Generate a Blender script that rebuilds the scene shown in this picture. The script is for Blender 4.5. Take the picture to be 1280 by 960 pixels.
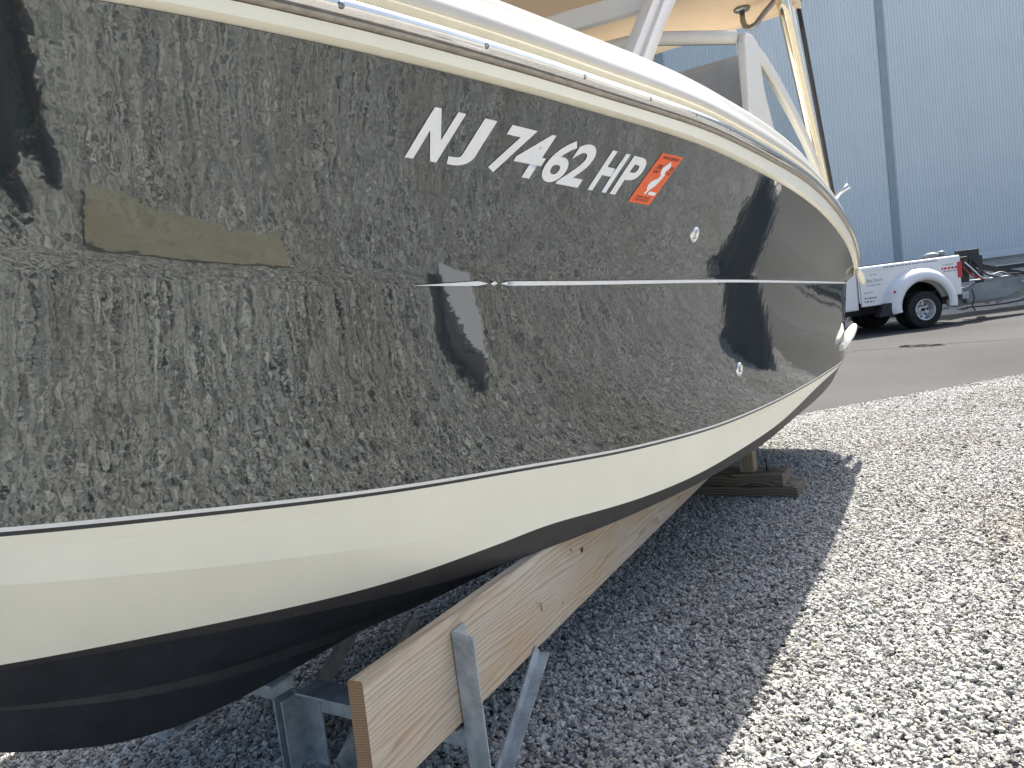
import bpy, bmesh, math, random
import numpy as np
from mathutils import Vector, Matrix

for o in list(bpy.data.objects):
    bpy.data.objects.remove(o, do_unlink=True)
scn = bpy.context.scene
COL = scn.collection
R = math.radians
random.seed(7)

# ------------------------------------------------------------------ camera
CAM_H = 1.5
PITCH, ROLL = R(5.4), R(7.3)
F = Vector((0, math.cos(PITCH), -math.sin(PITCH)))
U0 = Vector((0, math.sin(PITCH), math.cos(PITCH)))
R0 = Vector((1, 0, 0))
CR = math.cos(ROLL) * R0 - math.sin(ROLL) * U0
CU = math.cos(ROLL) * U0 + math.sin(ROLL) * R0
cd = bpy.data.cameras.new('camera')
cam = bpy.data.objects.new('camera', cd)
COL.objects.link(cam)
m = Matrix((CR, CU, -F)).transposed().to_4x4()
m.translation = (0, 0, CAM_H)
cam.matrix_world = m
cd.sensor_fit = 'HORIZONTAL'
cd.sensor_width = 36
cd.lens = 961 / 1280 * 36
cd.clip_start = 0.05
cd.clip_end = 2000
scn.camera = cam

# ------------------------------------------------------------------ sky + sun
SUN_AZ, SUN_EL = R(33), R(55)
w = bpy.data.worlds.new('World')
scn.world = w
w.use_nodes = True
nt = w.node_tree
sky = nt.nodes.new('ShaderNodeTexSky')
sky.sky_type = 'NISHITA'
sky.sun_disc = False
sky.sun_elevation = SUN_EL
sky.sun_rotation = SUN_AZ
sky.air_density = 1.0
sky.dust_density = 4.0
sky.ozone_density = 0.4
nt.links.new(sky.outputs[0], nt.nodes['Background'].inputs[0])
nt.nodes['Background'].inputs[1].default_value = 0.11
sd = bpy.data.lights.new('sun', 'SUN')
sd.energy = 4.9
sd.angle = R(0.53)
sd.color = (1.0, 0.95, 0.87)
sun = bpy.data.objects.new('sun', sd)
COL.objects.link(sun)
S = Vector((math.sin(SUN_AZ) * math.cos(SUN_EL), math.cos(SUN_AZ) * math.cos(SUN_EL), math.sin(SUN_EL)))
sun.rotation_euler = S.to_track_quat('Z', 'Y').to_euler()
sun.location = S * 30
scn.view_settings.view_transform = 'Standard'
scn.view_settings.look = 'None'
scn.view_settings.gamma = 1
scn.view_settings.use_curve_mapping = False
scn.view_settings.exposure = 1.14
scn.render.engine = 'CYCLES'
scn.cycles.max_bounces = 6
scn.cycles.diffuse_bounces = 3
scn.cycles.glossy_bounces = 4

# ------------------------------------------------------------------ materials
def principled(name):
    mt = bpy.data.materials.new(name)
    mt.use_nodes = True
    return mt, mt.node_tree, mt.node_tree.nodes['Principled BSDF']

def setv(b, **k):
    names = {'col': 'Base Color', 'rough': 'Roughness', 'metal': 'Metallic', 'ior': 'IOR', 'coat': 'Coat Weight',
             'coat_rough': 'Coat Roughness', 'spec': 'Specular IOR Level', 'trans': 'Transmission Weight', 'alpha': 'Alpha'}
    for a, v in k.items():
        b.inputs[names[a]].default_value = (*v, 1) if a == 'col' else v

def simple(name, col, rough=0.5, var=0.12, scale=8.0, bump=0.0, bscale=60.0, **k):
    """principled with a soft mottled colour variation (dirt / wear) and optional fine relief"""
    mt, t, b = principled(name)
    setv(b, col=col, rough=rough, **k)
    tc = t.nodes.new('ShaderNodeTexCoord')
    n = t.nodes.new('ShaderNodeTexNoise')
    n.inputs['Scale'].default_value = scale
    n.inputs['Detail'].default_value = 6
    n.inputs['Roughness'].default_value = 0.6
    t.links.new(tc.outputs['Object'], n.inputs['Vector'])
    r = t.nodes.new('ShaderNodeValToRGB')
    c = np.array(col)
    r.color_ramp.elements[0].color = (*(c * (1 - var)), 1)
    r.color_ramp.elements[1].color = (*np.minimum(c * (1 + var), 1), 1)
    r.color_ramp.elements[0].position = 0.3
    r.color_ramp.elements[1].position = 0.7
    t.links.new(n.outputs['Fac'], r.inputs['Fac'])
    t.links.new(r.outputs['Color'], b.inputs['Base Color'])
    if bump:
        n2 = t.nodes.new('ShaderNodeTexNoise')
        n2.inputs['Scale'].default_value = bscale
        n2.inputs['Detail'].default_value = 5
        t.links.new(tc.outputs['Object'], n2.inputs['Vector'])
        bp = t.nodes.new('ShaderNodeBump')
        bp.inputs['Strength'].default_value = bump
        bp.inputs['Distance'].default_value = 0.01
        t.links.new(n2.outputs['Fac'], bp.inputs['Height'])
        t.links.new(bp.outputs['Normal'], b.inputs['Normal'])
    return mt

M = {}
def gelcoat(name, col, ior, ripple, var=0.06):
    mt, t, b = principled(name)
    setv(b, col=col, rough=0.03, ior=ior)
    b.inputs['Specular Tint'].default_value = (0.93, 1.0, 1.0, 1)
    tc = t.nodes.new('ShaderNodeTexCoord')
    n = t.nodes.new('ShaderNodeTexNoise')
    n.inputs['Scale'].default_value = 9.0
    n.inputs['Detail'].default_value = 2
    n2 = t.nodes.new('ShaderNodeTexNoise')
    n2.inputs['Scale'].default_value = 55.0
    n2.inputs['Detail'].default_value = 1
    ad = t.nodes.new('ShaderNodeMath'); ad.operation = 'MULTIPLY_ADD'
    ad.inputs[1].default_value = 0.10
    t.links.new(tc.outputs['Object'], n.inputs['Vector'])
    t.links.new(tc.outputs['Object'], n2.inputs['Vector'])
    t.links.new(n2.outputs['Fac'], ad.inputs[0])
    t.links.new(n.outputs['Fac'], ad.inputs[2])
    bp = t.nodes.new('ShaderNodeBump')
    bp.inputs['Strength'].default_value = 1.0
    bp.inputs['Distance'].default_value = ripple
    t.links.new(ad.outputs[0], bp.inputs['Height'])
    t.links.new(bp.outputs['Normal'], b.inputs['Normal'])
    # faint haze of dust and wipe marks in the gloss
    r = t.nodes.new('ShaderNodeMapRange')
    r.inputs['To Min'].default_value = 0.012
    r.inputs['To Max'].default_value = 0.05
    t.links.new(n.outputs['Fac'], r.inputs['Value'])
    t.links.new(r.outputs[0], b.inputs['Roughness'])
    return mt

M['gel_dark'] = gelcoat('charcoal_gelcoat', (0.026, 0.032, 0.035), 2.06, 0.0007)
M['gel_white'] = simple('cream_gelcoat', (0.90, 0.87, 0.72), 0.22, 0.04, 3.0)
M['gel_deck'] = simple('deck_gelcoat', (0.55, 0.535, 0.495), 0.25, 0.03, 4.0)
M['gel_stripe'] = simple('stripe_white', (0.82, 0.82, 0.80), 0.3, 0.04, 30)
M['paint_bottom'] = simple('bottom_paint', (0.026, 0.028, 0.034), 0.5, 0.3, 12, bump=0.12, bscale=90)
M['rubber'] = simple('rail_rubber', (0.36, 0.33, 0.29), 0.7, 0.25, 40)
M['cream_strip'] = simple('cream_strip', (0.84, 0.74, 0.50), 0.35, 0.05, 6)
M['steel'] = simple('stainless', (0.78, 0.78, 0.77), 0.08, 0.05, 20, metal=1.0)
M['steel_tan_reflect'] = simple('stainless_tan_reflect', (0.80, 0.73, 0.56), 0.10, 0.05, 20, metal=1.0)  # gold tint paints the reflected tan and sunlit gravel into the steel
M['steel_dull'] = simple('screw_steel', (0.25, 0.25, 0.25), 0.35, 0.3, 200, metal=1.0)
M['alu_white'] = simple('powder_white', (0.68, 0.66, 0.61), 0.35, 0.04, 5)
M['tan'] = simple('tan_hardtop', (0.72, 0.56, 0.38), 0.45, 0.05, 2.5)
M['dark_trim'] = simple('dark_trim', (0.02, 0.02, 0.022), 0.4, 0.2, 20)
M['vinyl'] = simple('grey_seat_cover', (0.75, 0.73, 0.69), 0.6, 0.15, 6)
M['decal_white'] = simple('decal_white', (0.82, 0.84, 0.86), 0.35, 0.02, 30)
M['decal_orange'] = simple('decal_orange', (0.82, 0.13, 0.03), 0.4, 0.05, 60)
M['decal_black'] = simple('decal_black', (0.03, 0.02, 0.02), 0.5, 0.1, 60)
M['galv'] = simple('galvanised', (0.40, 0.45, 0.48), 0.5, 0.32, 16, bump=0.15, bscale=120, metal=0.35)
M['galv_dark'] = simple('galvanised_dull', (0.30, 0.33, 0.34), 0.6, 0.3, 20, bump=0.1, bscale=80, metal=0.2)
M['truck_white'] = simple('truck_white', (0.80, 0.81, 0.83), 0.18, 0.02, 3, coat=0.6)
M['tyre'] = simple('tyre', (0.018, 0.018, 0.018), 0.8, 0.2, 20)
M['black_plastic'] = simple('black_plastic', (0.02, 0.022, 0.026), 0.5, 0.2, 12)
M['rim'] = simple('rim', (0.68, 0.69, 0.70), 0.3, 0.08, 12, metal=0.8)
M['red_lens'] = simple('red_lens', (0.55, 0.02, 0.03), 0.2, 0.1, 20)
M['red_hose'] = simple('red_hose', (0.45, 0.05, 0.04), 0.5, 0.1, 20)
M['text_grey'] = simple('lettering_grey', (0.22, 0.25, 0.29), 0.5, 0.1, 20)
M['text_red'] = simple('lettering_red', (0.6, 0.05, 0.07), 0.5, 0.1, 20)
M['trailer'] = simple('trailer_steel', (0.26, 0.29, 0.31), 0.5, 0.2, 3, metal=0.2)
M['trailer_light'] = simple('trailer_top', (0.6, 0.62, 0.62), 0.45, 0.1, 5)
M['wall'] = simple('wall_sheet', (0.62, 0.70, 0.745), 0.45, 0.035, 0.7)
M['seam'] = simple('wall_seam', (0.27, 0.35, 0.39), 0.5, 0.08, 2)
M['flash'] = simple('base_flashing', (0.66, 0.71, 0.76), 0.5, 0.05, 2)
M['concrete'] = simple('foundation', (0.34, 0.31, 0.26), 0.9, 0.25, 2.5, bump=0.4, bscale=20)
M['skin'] = simple('skin', (0.45, 0.27, 0.19), 0.5, 0.06, 20)
M['navy_cloth'] = simple('navy_cloth', (0.02, 0.03, 0.055), 0.85, 0.2, 30)
M['cloth_grey'] = simple('dark_blue_cloth', (0.022, 0.027, 0.038), 0.85, 0.2, 30)

def glass_mat():
    mt, t, b = principled('windshield_glass')
    out = t.nodes['Material Output']
    gl = t.nodes.new('ShaderNodeBsdfGlossy'); gl.inputs['Roughness'].default_value = 0.01
    tr = t.nodes.new('ShaderNodeBsdfTransparent'); tr.inputs[0].default_value = (0.72, 0.76, 0.76, 1)
    fr = t.nodes.new('ShaderNodeFresnel'); fr.inputs[0].default_value = 1.95
    mx = t.nodes.new('ShaderNodeMixShader')
    t.links.new(fr.outputs[0], mx.inputs[0]); t.links.new(tr.outputs[0], mx.inputs[1]); t.links.new(gl.outputs[0], mx.inputs[2])
    t.links.new(mx.outputs[0], out.inputs[0])
    return mt
M['glass'] = glass_mat()

def wood(name, base, dark, rings, stretch, end=False, wobble=2.6):
    """growth rings cut by the face: a slowly warped height field, so lines run along local X and close into arches"""
    mt, t, b = principled(name)
    b.inputs['Roughness'].default_value = 0.78
    N = t.nodes.new; L = t.links.new
    tc = N('ShaderNodeTexCoord')
    sx = N('ShaderNodeSeparateXYZ'); L(tc.outputs['Object'], sx.inputs[0])
    def noise(scale, detail, rough=.5):
        mp = N('ShaderNodeMapping'); mp.inputs['Scale'].default_value = scale
        L(tc.outputs['Object'], mp.inputs['Vector'])
        n_ = N('ShaderNodeTexNoise'); n_.inputs['Scale'].default_value = 1.0; n_.inputs['Detail'].default_value = detail; n_.inputs['Roughness'].default_value = rough
        L(mp.outputs[0], n_.inputs['Vector']); return n_.outputs['Fac']
    def mth(op, a, b_=None):
        m_ = N('ShaderNodeMath'); m_.operation = op
        for i, v in enumerate((a, b_)):
            if v is None: continue
            if isinstance(v, (int, float)): m_.inputs[i].default_value = v
            else: L(v, m_.inputs[i])
        return m_.outputs[0]
    if end:
        r2 = mth('ADD', mth('POWER', mth('MULTIPLY', sx.outputs['Y'], 1.0), 2.0), mth('POWER', mth('ADD', sx.outputs['Z'], 0.42), 2.0))
        val = mth('ADD', mth('MULTIPLY', mth('SQRT', r2), rings), mth('MULTIPLY', noise((9, 9, 9), 2), .8))
    else:
        val = mth('ADD', mth('MULTIPLY', sx.outputs['Z'], rings), mth('MULTIPLY', noise((stretch, 3.0, 6.5), 2.5, .45), wobble * 5))
        val = mth('ADD', val, mth('MULTIPLY', noise((stretch * 4, 8, 40), 2), .55))
    saw = mth('FRACT', val)
    rp = N('ShaderNodeValToRGB'); cr = rp.color_ramp
    cr.elements[0].position = 0.0; cr.elements[0].color = (*base, 1)
    e = cr.elements.new(.55); e.color = (*[base[i] * .6 + dark[i] * .4 for i in range(3)], 1)
    e = cr.elements.new(.86); e.color = (*dark, 1)
    cr.elements[-1].position = 1.0; cr.elements[-1].color = (*base, 1)
    L(saw, rp.inputs['Fac'])
    fine = N('ShaderNodeValToRGB')
    fine.color_ramp.elements[0].position = 0.32; fine.color_ramp.elements[0].color = (0.66, 0.63, 0.60, 1)
    fine.color_ramp.elements[1].position = 0.62; fine.color_ramp.elements[1].color = (1, 1, 1, 1)
    L(noise((7, 170, 170), 5), fine.inputs['Fac'])
    def mult(a, b_, f_):
        m_ = N('ShaderNodeMix'); m_.data_type = 'RGBA'; m_.blend_type = 'MULTIPLY'; m_.inputs[0].default_value = f_
        L(a, m_.inputs[6]); L(b_, m_.inputs[7]); return m_.outputs[2]
    col = mult(rp.outputs['Color'], fine.outputs['Color'], .55)
    pat = N('ShaderNodeValToRGB')
    pat.color_ramp.elements[0].position = 0.36; pat.color_ramp.elements[0].color = (0.96, 0.84, 0.68, 1)
    pat.color_ramp.elements[1].position = 0.58; pat.color_ramp.elements[1].color = (0.98, 0.985, 1.0, 1)
    L(noise((1.6, 3, 5), 4), pat.inputs['Fac'])
    col = mult(col, pat.outputs['Color'], .85)
    L(col, b.inputs['Base Color'])
    bp = N('ShaderNodeBump'); bp.inputs['Strength'].default_value = 0.18; bp.inputs['Distance'].default_value = 0.002; bp.invert = True
    L(saw, bp.inputs['Height']); L(bp.outputs['Normal'], b.inputs['Normal'])
    return mt
M['plank'] = wood('fresh_pine', (0.62, 0.555, 0.46), (0.42, 0.35, 0.27), 62.0, .55)
M['plank_end'] = wood('pine_end_grain', (0.40, 0.26, 0.155), (0.21, 0.12, 0.065), 150.0, 1, True)
M['timber'] = wood('weathered_timber', (0.24, 0.21, 0.165), (0.07, 0.06, 0.045), 30.0, 1.2)
M['post_wood'] = wood('treated_post', (0.36, 0.34, 0.26), (0.22, 0.2, 0.15), 40.0, 1.2)

# ------------------------------------------------------------------ mesh helpers
class MB:
    def __init__(s):
        s.v = []; s.f = []; s.mi = []
    def add(s, vs, fs, mi=0):
        o = len(s.v)
        s.v += [tuple(map(float, p)) for p in vs]
        s.f += [tuple(i + o for i in f) for f in fs]
        s.mi += [mi] * len(fs)
        return s
    def box(s, lo, hi, mat=None, mi=0):
        x0, y0, z0 = lo; x1, y1, z1 = hi
        vs = [Vector(p) for p in ((x0,y0,z0),(x1,y0,z0),(x1,y1,z0),(x0,y1,z0),(x0,y0,z1),(x1,y0,z1),(x1,y1,z1),(x0,y1,z1))]
        if mat is not None:
            vs = [mat @ p for p in vs]
        return s.add(vs, [(0,3,2,1),(4,5,6,7),(0,1,5,4),(1,2,6,5),(2,3,7,6),(3,0,4,7)], mi)
    def bar(s, a, b, wx, wy, up=(0, 0, 1), mi=0):
        """rectangular bar from a to b, wx wide across, wy along 'up'"""
        a = Vector(a); b = Vector(b); d = (b - a); L = d.length; d.normalize()
        up = Vector(up); x = d.cross(up)
        if x.length < 1e-4: x = d.cross(Vector((1, 0, 0)))
        x.normalize(); y = x.cross(d)
        mt = Matrix((d, x, y)).transposed().to_4x4(); mt.translation = a
        return s.box((0, -wx / 2, -wy / 2), (L, wx / 2, wy / 2), mt, mi)
    def angle(s, a, b, w, th, up, side=1, mi=0):
        """L-section angle iron from a to b: one flange across, one along up"""
        a = Vector(a); b = Vector(b); d = (b - a); L = d.length; d.normalize()
        x = d.cross(Vector(up)).normalized(); y = x.cross(d)
        mt = Matrix((d, x * side, y)).transposed().to_4x4(); mt.translation = a
        poly = [(0, 0), (w, 0), (w, th), (th, th), (th, w), (0, w)]
        vs = [mt @ Vector((0, p, q)) for p, q in poly] + [mt @ Vector((L, p, q)) for p, q in poly]
        fs = [(5,4,3,0), (3,2,1,0), (6,9,10,11), (6,7,8,9)] + [(i, (i+1) % 6, (i+1) % 6 + 6, i + 6) for i in range(6)]
        return s.add(vs, fs, mi)
    def tube(s, path, r, seg=12, cap=True, mi=0):
        P = [Vector(p) for p in path]; n = len(P); rr = r if hasattr(r, '__len__') else [r] * n
        rings = []; prev = None
        for i in range(n):
            d = (P[min(i+1, n-1)] - P[max(i-1, 0)]).normalized()
            if prev is None:
                x = d.cross(Vector((0, 0, 1)))
                if x.length < 1e-3: x = d.cross(Vector((1, 0, 0)))
            else:
                x = prev - d * prev.dot(d)
            x.normalize(); prev = x; y = d.cross(x)
            rings.append([P[i] + (x * math.cos(a) + y * math.sin(a)) * rr[i] for a in [2*math.pi*k/seg for k in range(seg)]])
        vs = [p for r_ in rings for p in r_]
        fs = [(i*seg+k, i*seg+(k+1) % seg, (i+1)*seg+(k+1) % seg, (i+1)*seg+k) for i in range(n-1) for k in range(seg)]
        if cap: fs += [tuple(range(seg))[::-1], tuple((n-1)*seg+k for k in range(seg))]
        return s.add(vs, fs, mi)
    def loft(s, rows, close=False, mi=0):
        """rows: list of equal-length point lists"""
        n = len(rows[0]); vs = [p for r in rows for p in r]; fs = []
        for i in range(len(rows) - 1):
            for k in range(n if close else n - 1):
                fs.append((i*n+k, i*n+(k+1) % n, (i+1)*n+(k+1) % n, (i+1)*n+k))
        return s.add(vs, fs, mi)
    def prism(s, poly, a, b, fn, mi=0):
        """extrude 2-D poly from a to b; fn(u, v, t) -> xyz"""
        n = len(poly)
        vs = [fn(u, v, a) for u, v in poly] + [fn(u, v, b) for u, v in poly]
        fs = [tuple(range(n))[::-1], tuple(range(n, 2*n))] + [(i, (i+1) % n, (i+1) % n + n, i + n) for i in range(n)]
        return s.add(vs, fs, mi)
    def lathe(s, prof, mat, seg=32, mi=0):
        """prof: (axial, radius) pairs around local Y of mat"""
        rows = [[mat @ Vector((r*math.cos(2*math.pi*k/seg), a, r*math.sin(2*math.pi*k/seg))) for k in range(seg)] for a, r in prof]
        return s.loft(rows, True, mi)
    def build(s, name, mats, parent=None, smooth=False, bevel=0, auto=None):
        me = bpy.data.meshes.new(name)
        me.from_pydata(s.v, [], s.f)
        mats = mats if isinstance(mats, (list, tuple)) else [mats]
        for m_ in mats: me.materials.append(m_)
        if len(mats) > 1: me.polygons.foreach_set('material_index', s.mi)
        bm = bmesh.new(); bm.from_mesh(me)
        bmesh.ops.remove_doubles(bm, verts=bm.verts, dist=1e-5)
        bmesh.ops.recalc_face_normals(bm, faces=bm.faces)
        if bevel:
            es = [e for e in bm.edges if len(e.link_faces) == 2 and e.calc_face_angle(0) > 0.6]
            bmesh.ops.bevel(bm, geom=es, offset=bevel, segments=2, profile=0.6, affect='EDGES', clamp_overlap=True)
        if auto is not None:
            for e in bm.edges:
                if len(e.link_faces) == 2 and e.calc_face_angle(0) > auto: e.smooth = False
            smooth = True
        bm.to_mesh(me); bm.free()
        if smooth:
            me.polygons.foreach_set('use_smooth', [True] * len(me.polygons))
        o = bpy.data.objects.new(name, me)
        COL.objects.link(o)
        if parent is not None: o.parent = parent
        return o

def tag(o, label=None, cat=None, group=None, kind=None):
    if label: o['label'] = label
    if cat: o['category'] = cat
    if group: o['group'] = group
    if kind: o['kind'] = kind
    return o

def thing(name, label, cat, loc=(0, 0, 0), rz=0.0, group=None):
    o = bpy.data.objects.new(name, None)
    o.empty_display_size = 0.1
    COL.objects.link(o)
    o.location = loc; o.rotation_euler = (0, 0, rz)
    return tag(o, label, cat, group)

# ------------------------------------------------------------------ boat frame: X forward, Y port, origin on the ground under the transom
BT = Vector((2.01629, 7.02633, 0))
BRZ = R(-123)
BA = Matrix.Translation(BT) @ Matrix.Rotation(BRZ, 4, 'Z')
def bw(x, y, z=0): return BA @ Vector((x, y, z))
def to_boat(p): return BA.inverted() @ Vector((p[0], p[1], 0))

# ------------------------------------------------------------------ ground
EDGE_A, EDGE_B = Vector((3.04, 8.08)), Vector((5.91, 8.82))      # where gravel meets the asphalt
EN = (EDGE_B - EDGE_A).normalized(); EP = Vector((-EN.y, EN.x))
def edge_dist(x, y): return (Vector((x, y)) - EDGE_A).dot(EP)    # >0 on the asphalt side

def gravel_colour(t, tc_out, rnd_out):
    rp = t.nodes.new('ShaderNodeValToRGB')
    cr = rp.color_ramp
    stops = [(0.0, (0.14, 0.142, 0.14)), (0.12, (0.29, 0.29, 0.28)), (0.45, (0.46, 0.455, 0.435)), (0.75, (0.56, 0.555, 0.53)),
             (0.965, (0.66, 0.655, 0.625)), (0.98, (0.36, 0.31, 0.25)), (1.0, (0.46, 0.43, 0.36))]
    cr.elements[0].position = 0; cr.elements[0].color = (*stops[0][1], 1)
    cr.elements[1].position = 1; cr.elements[1].color = (*stops[-1][1], 1)
    for p, c in stops[1:-1]:
        e = cr.elements.new(p); e.color = (*c, 1)
    t.links.new(rnd_out, rp.inputs['Fac'])
    n = t.nodes.new('ShaderNodeTexNoise'); n.inputs['Scale'].default_value = 0.9; n.inputs['Detail'].default_value = 5
    t.links.new(tc_out, n.inputs['Vector'])
    r2 = t.nodes.new('ShaderNodeValToRGB')
    r2.color_ramp.elements[0].position = 0.33; r2.color_ramp.elements[0].color = (0.88, 0.855, 0.82, 1)
    r2.color_ramp.elements[1].position = 0.52; r2.color_ramp.elements[1].color = (1, 1, 1, 1)
    t.links.new(n.outputs['Fac'], r2.inputs['Fac'])
    mx = t.nodes.new('ShaderNodeMix'); mx.data_type = 'RGBA'; mx.blend_type = 'MULTIPLY'; mx.inputs[0].default_value = 1
    t.links.new(rp.outputs['Color'], mx.inputs[6]); t.links.new(r2.outputs['Color'], mx.inputs[7])
    return mx.outputs[2]

def mat_stone():
    mt, t, b = principled('crushed_stone')
    b.inputs['Roughness'].default_value = 0.85
    at = t.nodes.new('ShaderNodeAttribute'); at.attribute_type = 'GEOMETRY'; at.attribute_name = 'rnd'
    g = t.nodes.new('ShaderNodeNewGeometry')
    c = gravel_colour(t, g.outputs['Position'], at.outputs['Fac'])
    n = t.nodes.new('ShaderNodeTexNoise'); n.inputs['Scale'].default_value = 90; n.inputs['Detail'].default_value = 3
    t.links.new(g.outputs['Position'], n.inputs['Vector'])
    r = t.nodes.new('ShaderNodeMapRange'); r.inputs['To Min'].default_value = 0.70; r.inputs['To Max'].default_value = 1.05
    t.links.new(n.outputs['Fac'], r.inputs['Value'])
    mx = t.nodes.new('ShaderNodeVectorMath'); mx.operation = 'SCALE'
    t.links.new(c, mx.inputs[0]); t.links.new(r.outputs[0], mx.inputs['Scale'])
    t.links.new(mx.outputs[0], b.inputs['Base Color'])
    return mt

def mat_gravel_bed():
    mt, t, b = principled('gravel_bed')
    b.inputs['Roughness'].default_value = 0.95
    g = t.nodes.new('ShaderNodeNewGeometry')
    v = t.nodes.new('ShaderNodeTexVoronoi'); v.inputs['Scale'].default_value = 55
    t.links.new(g.outputs['Position'], v.inputs['Vector'])
    sep = t.nodes.new('ShaderNodeSeparateColor')
    t.links.new(v.outputs['Color'], sep.inputs[0])
    c = gravel_colour(t, g.outputs['Position'], sep.outputs[0])
    sc_ = t.nodes.new('ShaderNodeVectorMath'); sc_.operation = 'SCALE'; sc_.inputs['Scale'].default_value = 0.78  # bed colour darkened to stand in for shadows among the loose stones
    t.links.new(c, sc_.inputs[0]); t.links.new(sc_.outputs[0], b.inputs['Base Color'])
    bp = t.nodes.new('ShaderNodeBump'); bp.inputs['Strength'].default_value = 1.0; bp.inputs['Distance'].default_value = 0.02
    bp.invert = True
    t.links.new(v.outputs['Distance'], bp.inputs['Height']); t.links.new(bp.outputs['Normal'], b.inputs['Normal'])
    return mt

def mat_asphalt():
    mt, t, b = principled('asphalt')
    b.inputs['Roughness'].default_value = 0.9
    b.inputs['Specular IOR Level'].default_value = 0.2
    g = t.nodes.new('ShaderNodeNewGeometry')
    n1 = t.nodes.new('ShaderNodeTexNoise'); n1.inputs['Scale'].default_value = 110; n1.inputs['Detail'].default_value = 2
    n2 = t.nodes.new('ShaderNodeTexNoise'); n2.inputs['Scale'].default_value = 0.35; n2.inputs['Detail'].default_value = 7
    for n in (n1, n2): t.links.new(g.outputs['Position'], n.inputs['Vector'])
    r1 = t.nodes.new('ShaderNodeValToRGB')
    r1.color_ramp.elements[0].position = 0.35; r1.color_ramp.elements[0].color = (0.05, 0.05, 0.05, 1)
    r1.color_ramp.elements[1].position = 0.68; r1.color_ramp.elements[1].color = (0.098, 0.098, 0.098, 1)
    r2 = t.nodes.new('ShaderNodeValToRGB')
    r2.color_ramp.elements[0].position = 0.3; r2.color_ramp.elements[0].color = (0.78, 0.77, 0.75, 1)
    r2.color_ramp.elements[1].position = 0.65; r2.color_ramp.elements[1].color = (1.05, 1.05, 1.05, 1)
    t.links.new(n1.outputs['Fac'], r1.inputs['Fac']); t.links.new(n2.outputs['Fac'], r2.inputs['Fac'])
    mx = t.nodes.new('ShaderNodeMix'); mx.data_type = 'RGBA'; mx.blend_type = 'MULTIPLY'; mx.inputs[0].default_value = 1
    t.links.new(r1.outputs['Color'], mx.inputs[6]); t.links.new(r2.outputs['Color'], mx.inputs[7])
    t.links.new(mx.outputs[2], b.inputs['Base Color'])
    bp = t.nodes.new('ShaderNodeBump'); bp.inputs['Strength'].default_value = 0.5; bp.inputs['Distance'].default_value = 0.006
    t.links.new(n1.outputs['Fac'], bp.inputs['Height']); t.links.new(bp.outputs['Normal'], b.inputs['Normal'])
    return mt
M['stone'] = mat_stone(); M['bed'] = mat_gravel_bed(); M['asphalt'] = mat_asphalt()

gb = MB()
gb.add([(-600, -600, -0.012), (600, -600, -0.012), (600, 600, -0.012), (-600, 600, -0.012)], [(0, 1, 2, 3)])
tag(gb.build('gravel_ground', M['bed']), kind='structure')

# asphalt: one sheet with a ragged edge towards the gravel
rng = random.Random(3)
pts = []
L0, L1 = -45.0, 60.0
n = 420
for i in range(n + 1):
    s_ = L0 + (L1 - L0) * i / n
    j = 0.05 * math.sin(s_ * 1.7) + 0.04 * math.sin(s_ * 4.3 + 1) + rng.uniform(-0.03, 0.03)
    p = EDGE_A + EN * s_ + EP * j
    pts.append((p.x, p.y, 0.004))
far = [EDGE_A + EN * L1 + EP * 60, EDGE_A + EN * L0 + EP * 60]
ab = MB()
rows = [pts, [(EDGE_A + EN * (L0 + (L1 - L0) * i / n) + EP * 60).to_tuple() + (0.004,) for i in range(n + 1)]]
ab.loft(rows)
asphalt = tag(ab.build('asphalt_lot', M['asphalt']), kind='structure')

M['tar'] = simple('crack_tar', (0.03, 0.03, 0.03), 0.9, 0.3, 20, spec=0.1)
def ground_px(px, py, z=0.0):
    d = (px - 640) / 961 * CR - (py - 480) / 961 * CU + F
    t_ = (z - CAM_H) / d.z
    return Vector((0, 0, CAM_H)) + d * t_
def strip(points, widths, z, name, mat, parent):
    mb = MB(); a = []; b = []
    for i, p in enumerate(points):
        q = points[min(i+1, len(points)-1)] - points[max(i-1, 0)]
        nn = Vector((-q.y, q.x, 0)).normalized() * widths[i] / 2
        a.append((p.x + nn.x, p.y + nn.y, z)); b.append((p.x - nn.x, p.y - nn.y, z))
    mb.loft([a, b])
    return mb.build(name, mat, parent)
cp = [(3.33, 13.299999999999999), (6.33, 13.7), (7.04, 13.14), (7.6, 12.91), (8.29, 12.33), (11.05, 10.01)]
P = []; W = []
for i in range(len(cp) - 1):
    for k in range(24):
        f_ = k / 24
        x = cp[i][0] * (1 - f_) + cp[i+1][0] * f_; y = cp[i][1] * (1 - f_) + cp[i+1][1] * f_
        P.append(Vector((x, y + rng.uniform(-.035, .035), 0))); W.append(rng.uniform(.010, .032))
strip(P, W, 0.008, 'crack', M['tar'], asphalt)
P = [Vector((6.89 + 0.44 * f_, 13.55 + -0.63 * f_ + rng.uniform(-.03, .03), 0)) for f_ in np.linspace(0, 1, 30)]
W = [0.42 * math.sin(math.pi * f_) ** 0.6 * rng.uniform(.6, 1.1) + .01 for f_ in np.linspace(0, 1, 30)]
M['stain'] = simple('old_oil_stain', (0.04, 0.04, 0.04), 0.9, 0.35, 9, spec=0.1)
strip(P, W, 0.012, 'stain', M['stain'], asphalt)

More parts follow.
